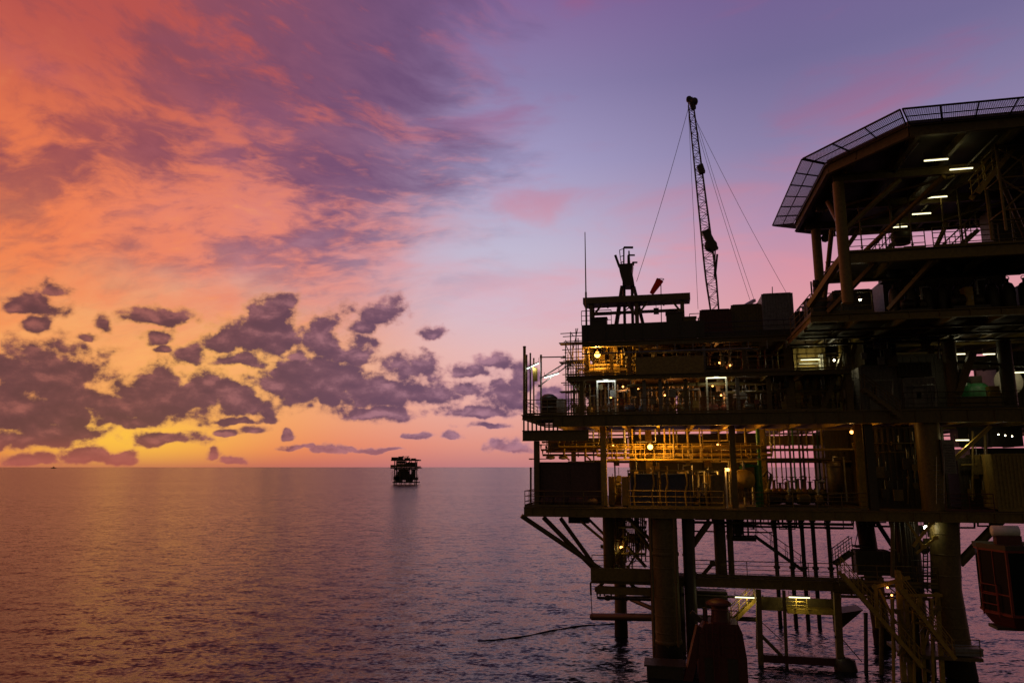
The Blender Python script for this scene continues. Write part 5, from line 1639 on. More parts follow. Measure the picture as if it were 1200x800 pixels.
# gangway stair on the right, ochre
a, b = L(1082, 782, -1.2), L(987, 672, -1.2)
st = staircase(a, b, 1.0, 'long yellowish gangway stair descending right towards the great right leg', 'yellow')
a2, b2 = L(1120, 772, -2.0), L(1056, 690, -2.0)
staircase(a2, b2, .9, 'second yellowish gangway stair crossing before the great right leg', 'yellow')
fr = thing('access_tower', 'ochre openwork access tower in front of the great right leg', 'access tower', (X(1080, -.6, 740), -.6, 0))
for px, y0_, y1_, w in ((1026, 684, 735, .2), (1052, 668, 780, .3), (1061, 690, 800, .22), (1078, 696, 800, .2), (1098, 694, 780, .24), (1045, 700, 770, .16)):
    MB().bar(L(px, y0_, -.4), Vector((X(px, -.4, (y0_ + y1_) / 2), -.4, -1 if y1_ > 770 else L(px, y1_, -.4).z)), w, w).build('post', 'yellow', fr)
for a, b, w in (((1022, 688), (1066, 676), .2), ((1062, 697), (1104, 697), .16), ((1058, 714), (1090, 724), .14), ((1030, 690), (1050, 730), .14), ((1076, 700), (1066, 750), .14), ((1062, 730), (1080, 780), .14), ((1082, 760), (1100, 700), .14), ((1068, 728), (1100, 734), .12)):
    MB().bar(L(*a, -.45), L(*b, -.45), w, w).build('brace', 'yellow', fr)
MB().box(X(1058, -.5, 770), X(1150, -.5, 770), -.8, 2.8, Z(772, -.5, 1110), Z(768, -.5, 1110)).build('landing', 'brown', fr)
t = thing('rescue_box', 'pale grey box with dark cover on the landing by the great right leg', 'box', L(1132, 770, -.6))
MB().box(X(1119, -.7, 764), X(1152, -.7, 764), -.75, .2, Z(767.5, -.6, 1130), Z(760, -.6, 1130)).build('body', 'grey', t)
MB().box(X(1118.5, -.7, 764), X(1152.5, -.7, 764), -.8, .25, Z(760, -.6, 1130), Z(758.5, -.6, 1130)).build('lid', 'grey', t)
railing([L(1120, 772, -.78), L(1150, 772, -.78)], 'thin ochre railing below the pale grey box by the right leg', mat='ochre', toe=False)
for px, py, lab in ((1040, 688, 'small yellowish lamp on the ochre access tower'), (1045, 697, 'second small yellowish lamp lower on the ochre access tower')):
    c = L(px, py, -.7)
    t = thing('bulkhead_lamp', lab, 'lamp', c)
    MB().lathe(c, [(.02, -.05), (.055, -.02), (.055, .03), (.02, .05)], 10).build('lens', 'amber', t)
    MB().tube([c + H * .06, c + H * .25], .03, 6).build('stem', 'dark', t)
container(X(1003, 3, 655), X(1046, 3, 655), 3.0, 4.3, Z(674, 3, 1025), Z(645, 3, 1025), 'dark plant box below the cellar deck left of the great right leg', 'dark', 8, 'plant box', 'plant_box')
a, b = L(979, 662, 2.2), L(1000, 647, 2.2)
staircase(a, b, .8, 'small dark stair rising right to the dark plant box below the cellar deck', 'dark')
t = thing('caged_ladder', 'dark caged ladder on the left side of the great right leg', 'ladder', L(1090, 690, .6))
for px in (1082, 1087): MB().tube([L(px, 694, .5), L(px, 640, .5)], .04, 6).build('stile', 'dark', t)
for k in range(16): MB().tube([L(1082, 692 - 3.4 * k, .5), L(1087, 692 - 3.4 * k, .5)], .025, 5).build('rung', 'dark', t)
railing([Vector((X(1070, .4, 676), .4, Z(676, .4, 1080))), Vector((X(1093, .4, 676), .4, Z(676, .4, 1080)))], 'short dark railing beside the caged ladder', mat='dark', h=1.0)

# red tower in the water
rd = thing('red_mooring_tower', 'dark red steel tower with a flat capped head standing in the water before the platform', 'tower', (X(846, -3, 760), -3, 0))
x_ = lambda px, py=760: X(px, -3.4, py)
zz = lambda py: Z(py, -3.4, 846)
zb_, zt_ = -1.5, zz(731)
prof = [(x_(817), zb_), (x_(875), zb_), (x_(875), zz(770)), (x_(871), zz(740)), (x_(867), zt_), (x_(827), zt_), (x_(821), zz(742)), (x_(818), zz(770))]
n = len(prof)
MB().add([(p[0], -3.4, p[1]) for p in prof] + [(p[0], -1.4, p[1]) for p in prof], [tuple(range(n)), tuple(range(n, 2 * n))[::-1]] + [(i, n + i, n + (i + 1) % n, (i + 1) % n) for i in range(n)]).build('body', 'dred', rd)
for pa, pb in ((825, 836), (852, 864)):
    MB().box(x_(pa), x_(pb), -3.43, -3.403, zb_, zz(771)).build('recess_shade', 'dark', rd)  # dark plates on the face, painted in as the shade of recesses
for py in (742, 756, 769):
    MB().box(x_(820), x_(872), -3.46, -3.404, zz(py) - .04, zz(py) + .04).build('band', 'dred', rd)
for px in (829, 847, 864): MB().box(x_(px) - .06, x_(px) + .06, -3.52, -3.465, zz(768), zz(734)).build('stiffener', 'dred', rd)
MB().lathe((x_(847), -2.4, zt_), [(.62, .003), (.55, .2), (.52, zz(713) - zt_)], 22).build('neck', 'dred', rd)
MB().lathe((x_(846), -2.4, zz(713)), [(.5, 0), (.76, .05), (.8, .16), (.6, .32), (.25, .42), (.03, .44)], 24).build('cap', 'dred', rd)
m = MB()
for d in (-.16, .16): m.tube([(x_(839) + d, -3.6, zz(795)), (x_(839) + d, -3.6, zt_ + .5)], .025, 6)
for k in range(15): m.tube([(x_(839) - .16, -3.6, zz(795) + .27 * k), (x_(839) + .16, -3.6, zz(795) + .27 * k)], .016, 5)
m.build('ladder', 'dred', rd)
m = MB()
m.tube([(x_(828), -3.3, zt_ + .8), (x_(866), -3.3, zt_ + .8)], .03, 6)
for px in (828, 838, 857, 866): m.tube([(x_(px), -3.3, zt_ + .004), (x_(px), -3.3, zt_ + .8)], .028, 6)
m.build('top_rail', 'dred', rd)
MB().bar(Vector((x_(800), -3.2, -.8)), Vector((x_(822), -3.0, zz(736))), .5, .5).build('buttress', 'dred', rd)
MB().bar(Vector((x_(812), -2.4, zz(722))), Vector((x_(824), -2.4, zz(732))), .3, .3).build('arm', 'dark', rd)
MB().bar(Vector((x_(829), -2.4, zz(716))), Vector((x_(829), -2.4, zz(731))), .28, .28).build('bollard', 'dark', rd)
MB().box(x_(757), x_(800), -3.2, -1.6, -1.0, zz(786)).build('float', 'dark', rd)
MB().box(x_(754), x_(803), -3.3, -1.5, zz(786) + .003, zz(784)).build('float_deck', 'dark', rd)

# red cabin at the right edge
D_ = -12.0
cb = thing('red_crane_cabin', 'dark red glazed cabin with handrail hanging at the right edge above the sea', 'cabin', L(1184, 740, D_))
def K(px, py, d=0.0): return L(px, py, D_ + d)
zt, zb = K(1184, 645).z, K(1184, 738).z
xa, xm, xb = K(1184, 690).x, K(1200, 690).x, K(1184, 690).x + 2.4
# plan: a corner at the viewer side, left face runs back
c0 = Vector((xa, D_, 0)); c1 = Vector((xa - .62, D_ + 1.5, 0)); c2 = Vector((xb, D_ + .1, 0)); c3 = Vector((xb - .3, D_ + 2.3, 0)); c4 = Vector((xa - .5, D_ + 2.3, 0))
zs = zb + .55
for c, nm in ((c0, 0), (c1, 0), (c2, 0), (c3, 0)):
    MB().bar(c + H * zs, c + H * zt, .1, .1).build('post', 'red', cb)
for a, b in ((c0, c1), (c0, c2), (c2, c3), (c1, c4), (c4, c3)):
    e = (b - a).normalized() * .055
    MB().bar(a + e + H * (zt - .05), b - e + H * (zt - .05), .09, .1).build('header', 'red', cb)
    MB().bar(a + e + H * (zs + .05), b - e + H * (zs + .05), .09, .1).build('sill', 'red', cb)
    MB().bar(a + e + H * (zs + .12), b - e + H * (zs + .12), .02, .02).build('glazing_bead', 'dred', cb)
    MB().add([tuple(a + e + H * (zs + .1)), tuple(b - e + H * (zs + .1)), tuple(b - e + H * (zt - .1)), tuple(a + e + H * (zt - .1))], [(0, 1, 2, 3)]).build('window', 'glass', cb)
MB().bar((c0 + c1) / 2 + H * (zs + .1), (c0 + c1) / 2 + H * (zt - .1), .05, .05).build('mullion', 'red', cb)
MB().bar(c0 + H * (zs + .95), c1 + H * (zs + .95), .05, .06).build('mullion', 'red', cb)
pl = [c0, c2, c3, c4, c1]
top = [p + H * zs for p in pl]
cen = sum(pl, Vector()) / 5
bot = [cen + (p - cen) * .72 + H * (zb - .0) for p in pl]
MB().add([tuple(p) for p in top + bot], [tuple(range(5)), tuple(range(5, 10))[::-1]] + [(i, 5 + i, 5 + (i + 1) % 5, (i + 1) % 5) for i in range(5)]).build('belly', 'dred', cb)
MB().prism([(cen + (p - cen) * 1.06).to_2d() for p in pl], zt + .003, zt + .22).build('roof', 'dark', cb)
cc_ = K(1178, 622, .9)
MB().lathe(cc_, [(.1, -.62), (.26, -.58), (.27, .55), (.1, .62)], 18, 'x').build('roof_tank', 'white', cb)
MB().box(cc_.x - .5, cc_.x + .6, cc_.y - .2, cc_.y + .2, zt + .22, cc_.z - .2).build('tank_stand', 'dred', cb)
m = MB()
h0, h1 = c1 + Vector((-.12, -.2, 0)), c0 + Vector((-.25, .25, 0))
for z_ in (zs + .02, zs + .45, zs + .9, zs + 1.35): m.tube([h0 + H * z_, h1 + H * z_ + Vector((-.1, .3, 0))], .03, 6)
for p in (h0, h1 + Vector((-.1, .3, 0))): m.tube([p + H * (zs - .1), p + H * (zs + 1.35)], .03, 6)
m.build('handrail', 'red', cb)
MB().box(c0.x - .5, c0.x + 2.0, D_ + .6, D_ + 1.6, zb - .14, zb - .003).build('base_frame', 'dark', cb)
MB().bar(Vector((c2.x - .1, D_ + 1.2, zt)), Vector((c2.x + 1.5, D_ + 3, ZC)), .5, .5).build('support_arm', 'dred', cb)

# ------------------------------------------------------------------ far things on the sea
ID = Matrix.Identity(4)
Y0 = 552.0
def w(px, py): return W(px, py, Y0)
fp = thing('distant_platform', 'small dark wellhead platform far out on the sea', 'oil platform', (w(476, 567).x, Y0, 0), frame=ID)
for px in (463.5, 470, 475, 481, 487.5):
    for d in (-4.5, 4.5):
        MB().tube([(w(px, 550).x, Y0 + d, -2), (w(px, 550).x, Y0 + d, w(px, 540).z)], .42 if px in (463.5, 487.5) else .3, 10).build('leg', 'dark', fp)
def fbox(nm, xa, xb, ya, yb, d=6.5, mt='dark'):
    return MB().box(w(xa, 550).x, w(xb, 550).x, Y0 - d, Y0 + d, w(476, yb).z, w(476, ya).z).build(nm, mt, fp)
fbox('deck', 459.5, 492, 538.2, 539.8)
fbox('deck', 459, 493, 547.2, 548.8)
fbox('deck', 461.5, 491.5, 564.2, 565.4, 5)
fbox('module', 464, 472, 556, 564.2, 3)
fbox('module', 476, 484, 555, 564.2, 3)
fbox('module', 468, 480, 552, 557, 2)
for a_ in ((459, 466, 535.5, 538.1), (467, 472, 534.6, 538.1), (474, 480, 536.2, 538.1), (482, 487, 536.8, 538.1)): fbox('module', *a_, d=3)
for a_ in ((458.5, 463, 544.5, 547.1), (465, 484, 543.0, 547.1), (468, 479, 548.9, 552.0), (489, 492.5, 546, 547.1)): fbox('module', *a_, d=4, mt='brown')
for a_ in ((462, 469, 558, 562.1), (471, 476, 557, 562.1), (479, 490, 559, 562.1)): fbox('module', *a_, d=3)
for a_, b_ in (((463.5, 549), (475, 562)), ((475, 549), (463.5, 562)), ((487.5, 549), (477, 562)), ((470, 540), (481, 547)), ((481, 540), (470, 547))):
    MB().tube([w(*a_), w(*b_)], .22, 8).build('brace', 'dark', fp)
for a_, b_ in (((468, 536), (473, 534.2)), ((476, 537), (479.5, 534.3)), ((473, 535), (479, 534.6))): MB().bar(w(*a_), w(*b_), .5, .5).build('crane_boom', 'dark', fp)
fbox('module', 464, 489, 549, 550.5, 4)
fbox('module', 477, 487, 541.5, 547.1, 4.5)
fbox('module', 465, 475, 540, 542.8, 3)
fbox('module', 466, 474, 552.2, 556, 2.5)
fbox('module', 483, 486.5, 550, 562, 2)
for px in (461, 489.5, 490.8): MB().tube([(w(px, 550).x, Y0 - 5, w(px, 563).z), (w(px, 550).x, Y0 - 5, w(px, 552 if px < 470 else 556).z)], .16, 8).build('post', 'dark', fp)

Y1 = 7000.0
sx = W(63, 546, Y1).x
sp_ = thing('distant_ship', 'tiny dark ship on the horizon at the far left', 'ship', (sx, Y1, 0), frame=ID)
MB().add([(sx - 22, Y1 - 6, -1), (sx + 20, Y1 - 6, -1), (sx + 26, Y1 - 6, 6), (sx - 24, Y1 - 6, 6), (sx - 22, Y1 + 6, -1), (sx + 20, Y1 + 6, -1), (sx + 26, Y1 + 6, 6), (sx - 24, Y1 + 6, 6)], [(0, 1, 2, 3), (7, 6, 5, 4), (0, 4, 5, 1), (1, 5, 6, 2), (2, 6, 7, 3), (3, 7, 4, 0)]).build('hull', 'dark', sp_)
MB().box(sx - 6, sx + 6, Y1 - 5, Y1 + 5, 6.01, 15).build('bridge', 'dark', sp_)
MB().tube([(sx, Y1, 15), (sx, Y1, 30)], .8, 8).build('mast', 'dark', sp_)

# hose floating on the water
pts = []
for k in range(121):
    f = k / 120
    px = 560 + 172 * f
    py = 750 - 21 * f + 2.0 * math.sin(f * 7)
    q = EYE + ray(px, py) * (-EYE.z / ray(px, py).z)
    pts.append((q.x, q.y, sea_height(q.x, q.y) + .02))
hose = MB().tube(pts, .05, 8).build('floating_hose', 'cable', None, pts[20], ID)
tag(hose, 'long dark hose floating on the sea towards the left legs', 'hose')

# ------------------------------------------------------------------ more of the clutter on the decks
rs = random.Random(21)
# ducts and rooms that close the far side
def duct(pa, pb, ya, yb, ly, dep, label, mat='dark'):
    z0, z1 = Z(yb, ly, (pa + pb) / 2), Z(ya, ly, (pa + pb) / 2)
    x0_, x1_ = X(pa, ly, yb), X(pb, ly, yb)
    t = thing('ventilation_duct', label, 'duct', ((x0_ + x1_) / 2, ly, z0))
    MB().box(x0_, x1_, ly, ly + dep, z0, z1).build('casing', mat, t)
    n = max(2, int((x1_ - x0_) / 1.2))
    for k in range(n):
        xx = x0_ + (x1_ - x0_) * (k + .5) / n
        MB().box(xx - .04, xx + .04, ly - .06, ly + dep + .06, z0 - .06, z1 + .06).build('joint', mat, t)


duct(642, 735, 514, 526, 12, 1.2, 'long dark duct high over the plum box')
duct(1122, 1172, 417, 432, 7, 1.0, 'dark duct above the green covered boat')
duct(1124, 1200, 500, 523, 7, 1.5, 'dark duct high behind the olive container')
duct(890, 1004, 510, 521, 9, 1.2, 'dark duct high above the thin risers', 'brown')
container(X(1140, 9, 560), X(1240, 9, 560), 9, 13, fc, Z(524.5, 9, 1180), 'dark back house behind the olive container', 'dark', 10, 'deck house', 'deck_house')

# clutter of small fittings: junction boxes and valves
def jbox(c, s, label, mat, group=None):
    t = thing('junction_box', label, 'junction box', c, group)
    MB().box(c.x - s, c.x + s, c.y - .1, c.y + .1, c.z - s * 1.3, c.z + s * 1.3).build('case', mat, t)
    MB().tube([c + Vector((0, 0, s * 1.3)), c + Vector((0, 0, s * 1.3 + .6))], .025, 6).build('conduit', 'galv', t)


for (pa, pb, ya, yb, y0, y1, n, lab, g, mats) in (
        (688, 742, 408, 434, 2.0, 4.5, 14, 'small box fitting in the orange glow on the mezzanine', 'box fittings in the orange glow', ('ochre', 'yellow', 'brown', 'grey')),
        (690, 890, 450, 478, 1.6, 4.5, 26, 'small box fitting in the dim pipework of the main deck', 'box fittings on the main deck', ('brown', 'grey', 'ochre', 'dark', 'dred')),
        (755, 900, 406, 434, 1.8, 4.0, 14, 'small box fitting in the dim pipework of the mezzanine', 'box fittings on the mezzanine', ('brown', 'grey', 'dark')),
        (712, 890, 540, 575, 2.6, 6.0, 20, 'small box fitting among the pipes of the cellar deck', 'box fittings on the cellar deck', ('ochre', 'yellow', 'dark', 'brown')),
        (905, 1000, 440, 478, 1.6, 4.0, 10, 'small box fitting below the pale lit wall', 'box fittings below the pale wall', ('olive', 'brown', 'dark'))):
    for k in range(n):
        px, py, ly = rs.uniform(pa, pb), rs.uniform(ya, yb), rs.uniform(y0, y1)
        jbox(L(px, py, ly), rs.uniform(.1, .26), lab, rs.choice(mats), g)

# elbows of pipe in the orange light below the main deck
GE = 'bent pipes below the main deck'
for k in range(22):
    px = rs.uniform(640, 890)
    ly = rs.uniform(2.2, 6.5)
    z = rs.uniform(13.2, 15.2)
    x_0 = X(px, ly, 525)
    w_ = rs.uniform(.6, 2.2) * rs.choice((-1, 1))
    pipe([(x_0, ly, ZMB - .1), (x_0, ly, z), (x_0 + w_, ly, z), (x_0 + w_, ly + rs.uniform(.5, 1.5), z)], rs.choice((.05, .07, .1)), 'bent pipe dropping from the soffit in the orange light', rs.choice(('yellow', 'ochre', 'ochre', 'brown', 'galv')), False, group=GE)
for k in range(14):
    px = rs.uniform(716, 890)
    ly = rs.uniform(3.5, 7)
    x_0 = X(px, ly, 560)
    z = rs.uniform(11.5, 13.4)
    w_ = rs.uniform(.5, 1.6) * rs.choice((-1, 1))
    pipe([(x_0, ly, fc), (x_0, ly, z), (x_0 + w_, ly, z), (x_0 + w_, ly, fc)], rs.choice((.06, .09, .12)), 'bent pipe standing on the cellar deck behind the skids', rs.choice(('ochre', 'brown', 'dark', 'galv')), True, group='bent pipes on the cellar deck')
for k in range(12):
    px = rs.uniform(688, 745)
    ly = rs.uniform(2.0, 4.5)
    x_0 = X(px, ly, 420)
    z = rs.uniform(20.0, 21.2)
    w_ = rs.uniform(.4, 1.2) * rs.choice((-1, 1))
    pipe([(x_0, ly, Z4B - .05), (x_0, ly, z), (x_0 + w_, ly, z), (x_0 + w_, ly, Z3)], rs.choice((.04, .06, .09)), 'bent pipe in the orange glow on the mezzanine', rs.choice(('yellow', 'ochre', 'galv')), False, group='bent pipes in the orange glow')
# orange hoses in front of the blue skids
for k, px in enumerate((743, 765, 781, 804, 828)):
    pipe([L(px, 553, .9), L(px + 1.5, 566, .85), L(px - 1, 578, .9), L(px + .5, 592, .9)], .06, 'yellowish hose hanging down the front of the blue skids', 'yellow', False, group='hoses on the blue skids')
# pipes up the great left leg, braces and lit steel left of it
for k, (px, r_, lab) in enumerate(((763, .07, 'thin pipe up the left side of the great left leg'), (791, .09, 'thicker pipe up the right side of the great left leg'))):
    pipe([Vector((X(px, -.1, 640), -.05, 1.2)), Vector((X(px, -.1, 640), -.05, ZCB - .02))], r_, lab, 'brown')
for k, (a, b) in enumerate((((720, 652), (735, 630)), ((706, 640), (724, 664)), ((736, 664), (752, 640)), ((724, 612), (745, 634)))):
    t = thing('knee_brace', 'short dim brace in the tangle left of the great leg', 'brace', L(*a, 5.6), 'short braces left of the great leg')
    MB().bar(L(*a, 5.6), L(*b, 5.6), .14, .14).build('bar', 'ochre', t)
    for e in (a, b): MB().box(L(*e, 5.6).x - .14, L(*e, 5.6).x + .14, 5.5, 5.72, L(*e, 5.6).z - .12, L(*e, 5.6).z + .12).build('gusset', 'ochre', t)
c = L(728, 641, 4.6)
t = thing('deck_lamp', 'hidden yellow lamp lighting the braces left of the great leg', 'lamp', c)
MB().lathe(c, [(.03, -.1), (.1, -.04), (.1, .05), (.03, .09)], 10).build('lens', 'amber', t)
MB().tube([c + H * .08, c + H * .5], .03, 6).build('stem', 'dark', t)
lamp(t, c + Vector((-.3, 0, -.1)), 8, (1, .75, .2), .08)
vt = L(741, 654, 5)
t = thing('stop_valve', 'round valve wheel standing against the sea left of the great leg', 'valve', vt)
MB().ring(vt, .28, .04, 'y', 16, 6).build('rim', 'dark', t)
MB().tube([vt, vt + Vector((0, .3, 0)), Vector((vt.x, vt.y + .3, ZS))], .04, 6).build('spindle', 'dark', t)
# boxes and pipes over the red box row near the helideck
for k, (pa, pb, ya, yb, ly, lab, mt) in enumerate(((966, 984, 352, 369, -5.5, 'dark valve skid under the left helideck pillar', 'dark'), (1034, 1052, 312, 330, -6.2, 'dark winch hanging left below the gallery', 'dark'), (1060, 1084, 310, 326, -6.2, 'second dark winch hanging below the gallery', 'dark'), (1100, 1130, 306, 322, -6.4, 'dark cable drum hanging right below the gallery', 'dark'))):
    a, b = L(pa, yb, ly), L(pb, ya, ly)
    t = thing('winch_unit', lab, 'winch', a)
    MB().box(a.x, b.x, ly, ly + .8, a.z, b.z).build('frame', mt, t)
    MB().lathe(((a.x + b.x) / 2, ly - .12, (a.z + b.z) / 2), [(.1, -.3), (.36, -.28), (.36, .1), (.1, .11)], 16, 'y').build('drum', mt, t)
    if ly < -6: MB().bar(((a.x + b.x) / 2, ly + .4, b.z), ((a.x + b.x) / 2, ly + .4, 23.95), .12, .12).build('hanger', mt, t)
# right hand lower part: steel lit by the white lamp
for k, (a, b, w_) in enumerate((((1070, 640), (1092, 612), .16), ((1062, 610), (1082, 640), .12), ((1074, 648), (1096, 630), .12))):
    t = thing('knee_brace', 'yellowish brace lit by the white lamp beside the great right leg', 'brace', L(*a, .3), 'braces at the white lamp')
    MB().bar(L(*a, .2), L(*b, .2), w_, w_).build('bar', 'yellow', t)
    MB().box(L(*b, .2).x - .15, L(*b, .2).x + .15, .1, .34, L(*b, .2).z - .12, L(*b, .2).z + .12).build('gusset', 'yellow', t)
for k, px in enumerate((1056, 1062, 1068, 1073)):
    pipe([Vector((X(px, 1.6, 640), 1.6, 5.0)), Vector((X(px, 1.6, 640), 1.6, ZCB - .03))], .07, 'upright pipe below the cellar deck left of the great right leg', 'dark', group='upright pipes by the great right leg')
# vents and small things beside the cabin on the top deck
for k, (px, ya, lab) in enumerate(((940, 356, 'thin upright rod left of three beside the balcony'), (949, 350, 'slanted rod beside the balcony of the helideck'), (905, 336, 'short aerial on the roof of the tall greyish cabin'))):
    p = L(px, 368, 5.5)
    t = thing('aerial', lab, 'aerial', p)
    q = L(px + (4 if k == 1 else 0), ya, 5.5)
    MB().tube([p - H * .8, q], .035, 6).build('rod', 'dark', t)
    MB().tube([p - H * .85, p - H * .5], .08, 8).build('socket', 'dark', t)

# weed and barnacle crust on the legs at the waterline
M['weed'] = paint('weed_crust', (.018, .016, .010), rough=.9, rust=.2)
def crust(parent, a, b, r):
    a, b = Vector(a), Vector(b)
    pts, rr = [], []
    vs, fs = [], []
    n, kz = 22, 9
    for i in range(kz + 1):
        f = i / kz
        c = a.lerp(b, (-.8 + f * (2.0) - a.z) / (b.z - a.z))
        for j in range(n):
            g = 2 * PI * j / n
            q = r + .03 + rs.uniform(0, .05) * (1 - f * f)
            if i == kz: q = r + .004
            top = rs.uniform(-.18, .25) if i >= kz - 1 else 0
            vs.append(c + Vector((math.cos(g) * q, math.sin(g) * q, top)))
    for i in range(kz):
        for j in range(n): fs.append((i * n + j, i * n + (j + 1) % n, (i + 1) * n + (j + 1) % n, (i + 1) * n + j))
    MB().add(vs, fs, True).build('weed_crust', 'weed', parent)


crust(legs[0], (9.86, 1.0, -3), (9.86, 1.2, ZCB), .86)
crust(legs[1], (6.25, 7.7, -3), (6.3, 7.9, ZCB), .47)
crust(legs[2], LEGA, LEGB, .86)
crust(legs[3], (25.6, 9.0, -3), (24.6, 8.6, ZCB), .62)

# fittings over the plain fronts of the right-hand houses
def ladder(px, y0, y1, ly, label):
    p, q = L(px, y1, ly), L(px, y0, ly)
    t = thing('ladder', label, 'ladder', p)
    for d in (-.22, .22): MB().tube([p + Vector((d, 0, 0)), q + Vector((d, 0, 0))], .025, 6).build('stile', 'galv', t)
    n = int((q.z - p.z) / .3)
    for k in range(1, n): MB().tube([p + Vector((-.22, 0, .3 * k)), p + Vector((.22, 0, .3 * k))], .015, 5).build('rung', 'galv', t)


ladder(1004, 430, 484, 1.2, 'upright ladder at the left corner of the grey deck house')
ladder(1102, 535, 590, -.0, 'upright ladder beside the louvred box')
for k, (pts, r_, lab, mt) in enumerate((
        ([(1012, 446), (1046, 445), (1046, 462)], .06, 'bent conduit across the front of the left grey deck house', 'galv'),
        ([(1062, 452), (1096, 451), (1097, 480)], .06, 'bent conduit across the front of the right grey deck house', 'galv'),
        ([(1008, 392), (1104, 388)], .12, 'thick dim pipe high above the grey deck houses', 'brown'),
        ([(1008, 398), (1100, 395), (1100, 420)], .08, 'thin dim pipe high above the grey deck houses', 'grey'),
        ([(1018, 520), (1072, 519), (1072, 560)], .08, 'bent pipe between the two great columns', 'brown'),
        ([(1022, 530), (1064, 529), (1064, 590)], .06, 'second bent pipe between the two great columns', 'ochre'),
        ([(1126, 545), (1160, 544)], .09, 'level pipe in front of the dark container at the right', 'ochre'),
        ([(1140, 505), (1140, 586)], .07, 'upright pipe in front of the dark container at the right', 'ochre'),
        ([(1155, 505), (1155, 586)], .10, 'thicker upright pipe in front of the dark container at the right', 'brown'),
        ([(905, 392), (1000, 388)], .09, 'dim pipe under the top deck right of the olive screen', 'ochre'),
        ([(968, 400), (996, 398), (996, 440)], .08, 'bent pipe above the round white lamp', 'ochre'))):
    ly = .5 if k < 2 else (-.6 if k in (2, 3) else (2.6 if k in (4, 5, 6, 7, 8) else 1.2))
    pipe([L(*p, ly) for p in pts], r_, lab, mt)
for k, (pa, pb, ya, yb, ly, lab) in enumerate(((1020, 1030, 450, 482, 1.52, 'grey door in the front of the left grey deck house'), (1072, 1082, 455, 482, .92, 'grey door in the front of the right grey deck house'))):
    a, b = L(pa, yb, ly), L(pb, ya, ly)
    t = thing('house_door', lab, 'door', a)
    MB().box(a.x, b.x, ly - .05, ly, fm + .1, b.z).build('leaf', 'grey', t)
    MB().box(a.x + .2, b.x - .2, ly - .07, ly - .053, b.z - .7, b.z - .2).build('pane', 'glass', t)
    MB().box(b.x - .14, b.x - .08, ly - .1, ly - .053, fm + 1.0, fm + 1.14).build('handle', 'galv', t)
for (pa, pb, ya, yb, y0, y1, n, lab, g, mats) in (
        (1008, 1100, 378, 425, -.6, 1.0, 12, 'small box fitting in the dark above the grey deck houses', 'box fittings above the deck houses', ('dark', 'brown', 'grey')),
        (1015, 1075, 512, 585, 2.3, 2.8, 12, 'small box fitting between the two great columns', 'box fittings between the great columns', ('dark', 'brown', 'ochre')),
        (1122, 1164, 536, 585, 2.3, 2.8, 10, 'small box fitting before the dark container at the right', 'box fittings before the dark container', ('dark', 'brown', 'ochre')),
        (1050, 1100, 610, 660, 2.2, 4.0, 8, 'small box fitting below the cellar deck by the great right leg', 'box fittings by the great right leg', ('dark', 'brown'))):
    for k in range(n):
        px, py, ly = rs.uniform(pa, pb), rs.uniform(ya, yb), rs.uniform(y0, y1)
        jbox(L(px, py, ly), rs.uniform(.12, .3), lab, rs.choice(mats), g)
# heavier steelwork at the lower right
g2 = thing('walkway_truss', 'brown trussed walkway below the cellar deck between landing and great right leg', 'walkway', L(1040, 690, .6))
za, zb2 = L(1040, 686, .6).z, L(1040, 700, .6).z
xa, xb = X(984, .6, 690), X(1100, .6, 690)
for z_ in (za, zb2):
    MB().bar((xa, .6, z_), (xb, .6, z_), .16, .16).build('chord', 'brown', g2)
    MB().bar((xa, 2.0, z_), (xb, 2.0, z_), .16, .16).build('chord', 'brown', g2)
n = 8
for k in range(n):
    x_a, x_b = xa + (xb - xa) * k / n, xa + (xb - xa) * (k + 1) / n
    MB().bar((x_a, .6, za - .08), (x_b, .6, zb2 + .08), .08, .08).build('diagonal', 'brown', g2)
MB().box(xa, xb, .7, 1.9, za + .081, za + .12).build('floor', 'grating', g2)
railing([(xa, .62, za + .12), (xb, .62, za + .12)], 'ochre railing on the trussed walkway left of the great right leg', mat='ochre', step=1.2)
for k, (pts, r_, lab) in enumerate((([(1046, 612), (1046, 676)], .12, 'dark riser left of the caged ladder'), ([(1033, 676), (1033, 790)], .14, 'dark pile rising through the trussed walkway, left one'), ([(1090, 700), (1096, 800)], .12, 'leaning dark pile close to the great right leg'), ([(1010, 700), (1010, 676), (1030, 676)], .1, 'bent dark pipe on the trussed walkway'))):
    pipe([L(*p, .3 + .4 * k) for p in pts], r_, lab, 'brown')
for k, (a, b) in enumerate((((1052, 716), (1078, 770)), ((1078, 712), (1052, 768)), ((1062, 772), (1096, 790)), ((1100, 712), (1078, 742)))):
    t = thing('knee_brace', 'ochre brace of the dense steelwork before the great right leg', 'brace', L(*a, -.9), 'braces before the great right leg')
    MB().bar(L(*a, -.9), L(*b, -.9), .13, .13).build('bar', 'ochre', t)
    MB().box(L(*a, -.9).x - .16, L(*a, -.9).x + .16, -1.0, -.8, L(*a, -.9).z - .14, L(*a, -.9).z + .14).build('gusset', 'ochre', t)
for px, lab in ((1046, 'leftmost upright ochre post of the dense steelwork lower right'), (1070, 'middle upright ochre post of the dense steelwork lower right'), (1092, 'rightmost upright ochre post of the dense steelwork lower right')):
    pole(px, 702, 800, -.9, .09, lab, 'yellow', foot=-1.0)
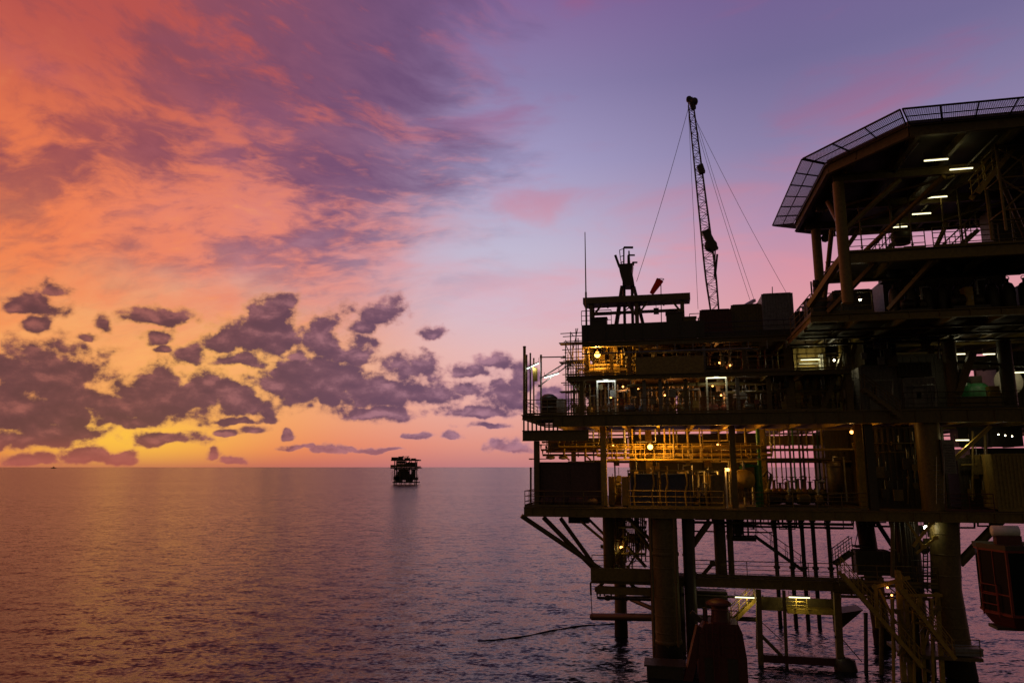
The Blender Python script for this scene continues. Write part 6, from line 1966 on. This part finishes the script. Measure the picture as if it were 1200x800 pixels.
# bracing under the helideck
for k, (a, b) in enumerate((((20.3, -6.2, ZH - 1.0), (26.0, -10.4, ZH - 1.0)), ((22.0, -2.6, ZH - 1.0), (28.0, -10.4, ZH - 1.0)), ((28.0, -2.6, ZH - 1.0), (34.0, -10.4, ZH - 1.0)))):
    MB().tube([a, b], .09, 8).build('brace', 'brown', heli)
for xx in (23.0, 26.5, 30.0):
    MB().tube([(xx, -14.4, ZH - .62), (xx, -.2, ZH - .62)], .05, 6).build('service_pipe', 'grey', heli)

# more rails and pipes in the gap below the helideck
railing([(24.6, -10.4, 24.45), (XR, -10.4, 24.45)], 'brown front railing of the gallery below the helideck, right part', mids=3, mat='brown', h=1.15)
for k in range(10):
    xx = 22.2 + 1.35 * k + rs.uniform(-.3, .3)
    riser(xx, -6.9, 24.45, ZH - .5, 'thin pipe standing on the gallery up to the helideck', 'brown', rs.choice((.04, .06)), 'thin pipes between gallery and helideck', wheel=False)
for k, (z, lab) in enumerate(((25.9, 'lower of two level pipes seen in the gap below the helideck'), (26.3, 'upper of two level pipes seen in the gap below the helideck'))):
    pipe([(21, -1.0 - k, z), (38, -1.0 - k, z)], .06, lab, 'brown')
# steel and pipes below the cellar deck
container(X(806, 4, 702), X(853, 4, 702), 4.0, 5.2, Z(713, 4, 830), Z(692, 4, 830), 'dark plated tank slung below the lower deck right of the great left leg', 'dark', 6, 'tank', 'slung_tank')
for k, (pa, pb, py, ly, r_, lab) in enumerate(((806, 985, 697, 3.4, .09, 'long pipe slung below the lower deck'), (806, 890, 722, 3.0, .16, 'level brace low between great leg and boat landing'), (845, 1000, 616, 7.0, .08, 'long pipe high behind the conductors'), (812, 905, 622, 8.0, .06, 'thin pipe high behind the hanging platform'), (700, 770, 700, 2.6, .1, 'level pipe below the left end of the lower deck'))):
    p, q = L(pa, py, ly), L(pb, py, ly)
    q.z = p.z
    pipe([p + H * .4, p, q, q + H * .4], r_, lab, 'dark')
for k in range(16):
    px = rs.uniform(812, 1030)
    x_0 = X(px, 5, 612)
    z = ZCB - rs.uniform(.3, 1.0)
    w_ = rs.uniform(.5, 1.6)
    pipe([(x_0, 5, ZCB - .05), (x_0, 5, z), (x_0 + w_, 5, z), (x_0 + w_, 5, ZCB - .05)], rs.choice((.05, .08)), 'looped pipe hanging close under the cellar deck', 'dark', False, group='looped pipes under the cellar deck')
for k, (a, b) in enumerate((((700, 690), (722, 664)), ((745, 690), (722, 664)), ((712, 700), (766, 700)), ((735, 606), (762, 632)), ((809, 690), (835, 660)))):
    t = thing('knee_brace', 'heavy dark brace under the left part of the cellar deck', 'brace', L(*a, 3.2), 'heavy braces left')
    MB().tube([L(*a, 3.2), L(*b, 3.2)], .13, 12).build('tube', 'brown', t)
    for e in (a, b): MB().lathe(L(*e, 3.2), [(.05, -.2), (.2, -.15), (.2, .15), (.05, .2)], 12).build('node', 'brown', t)
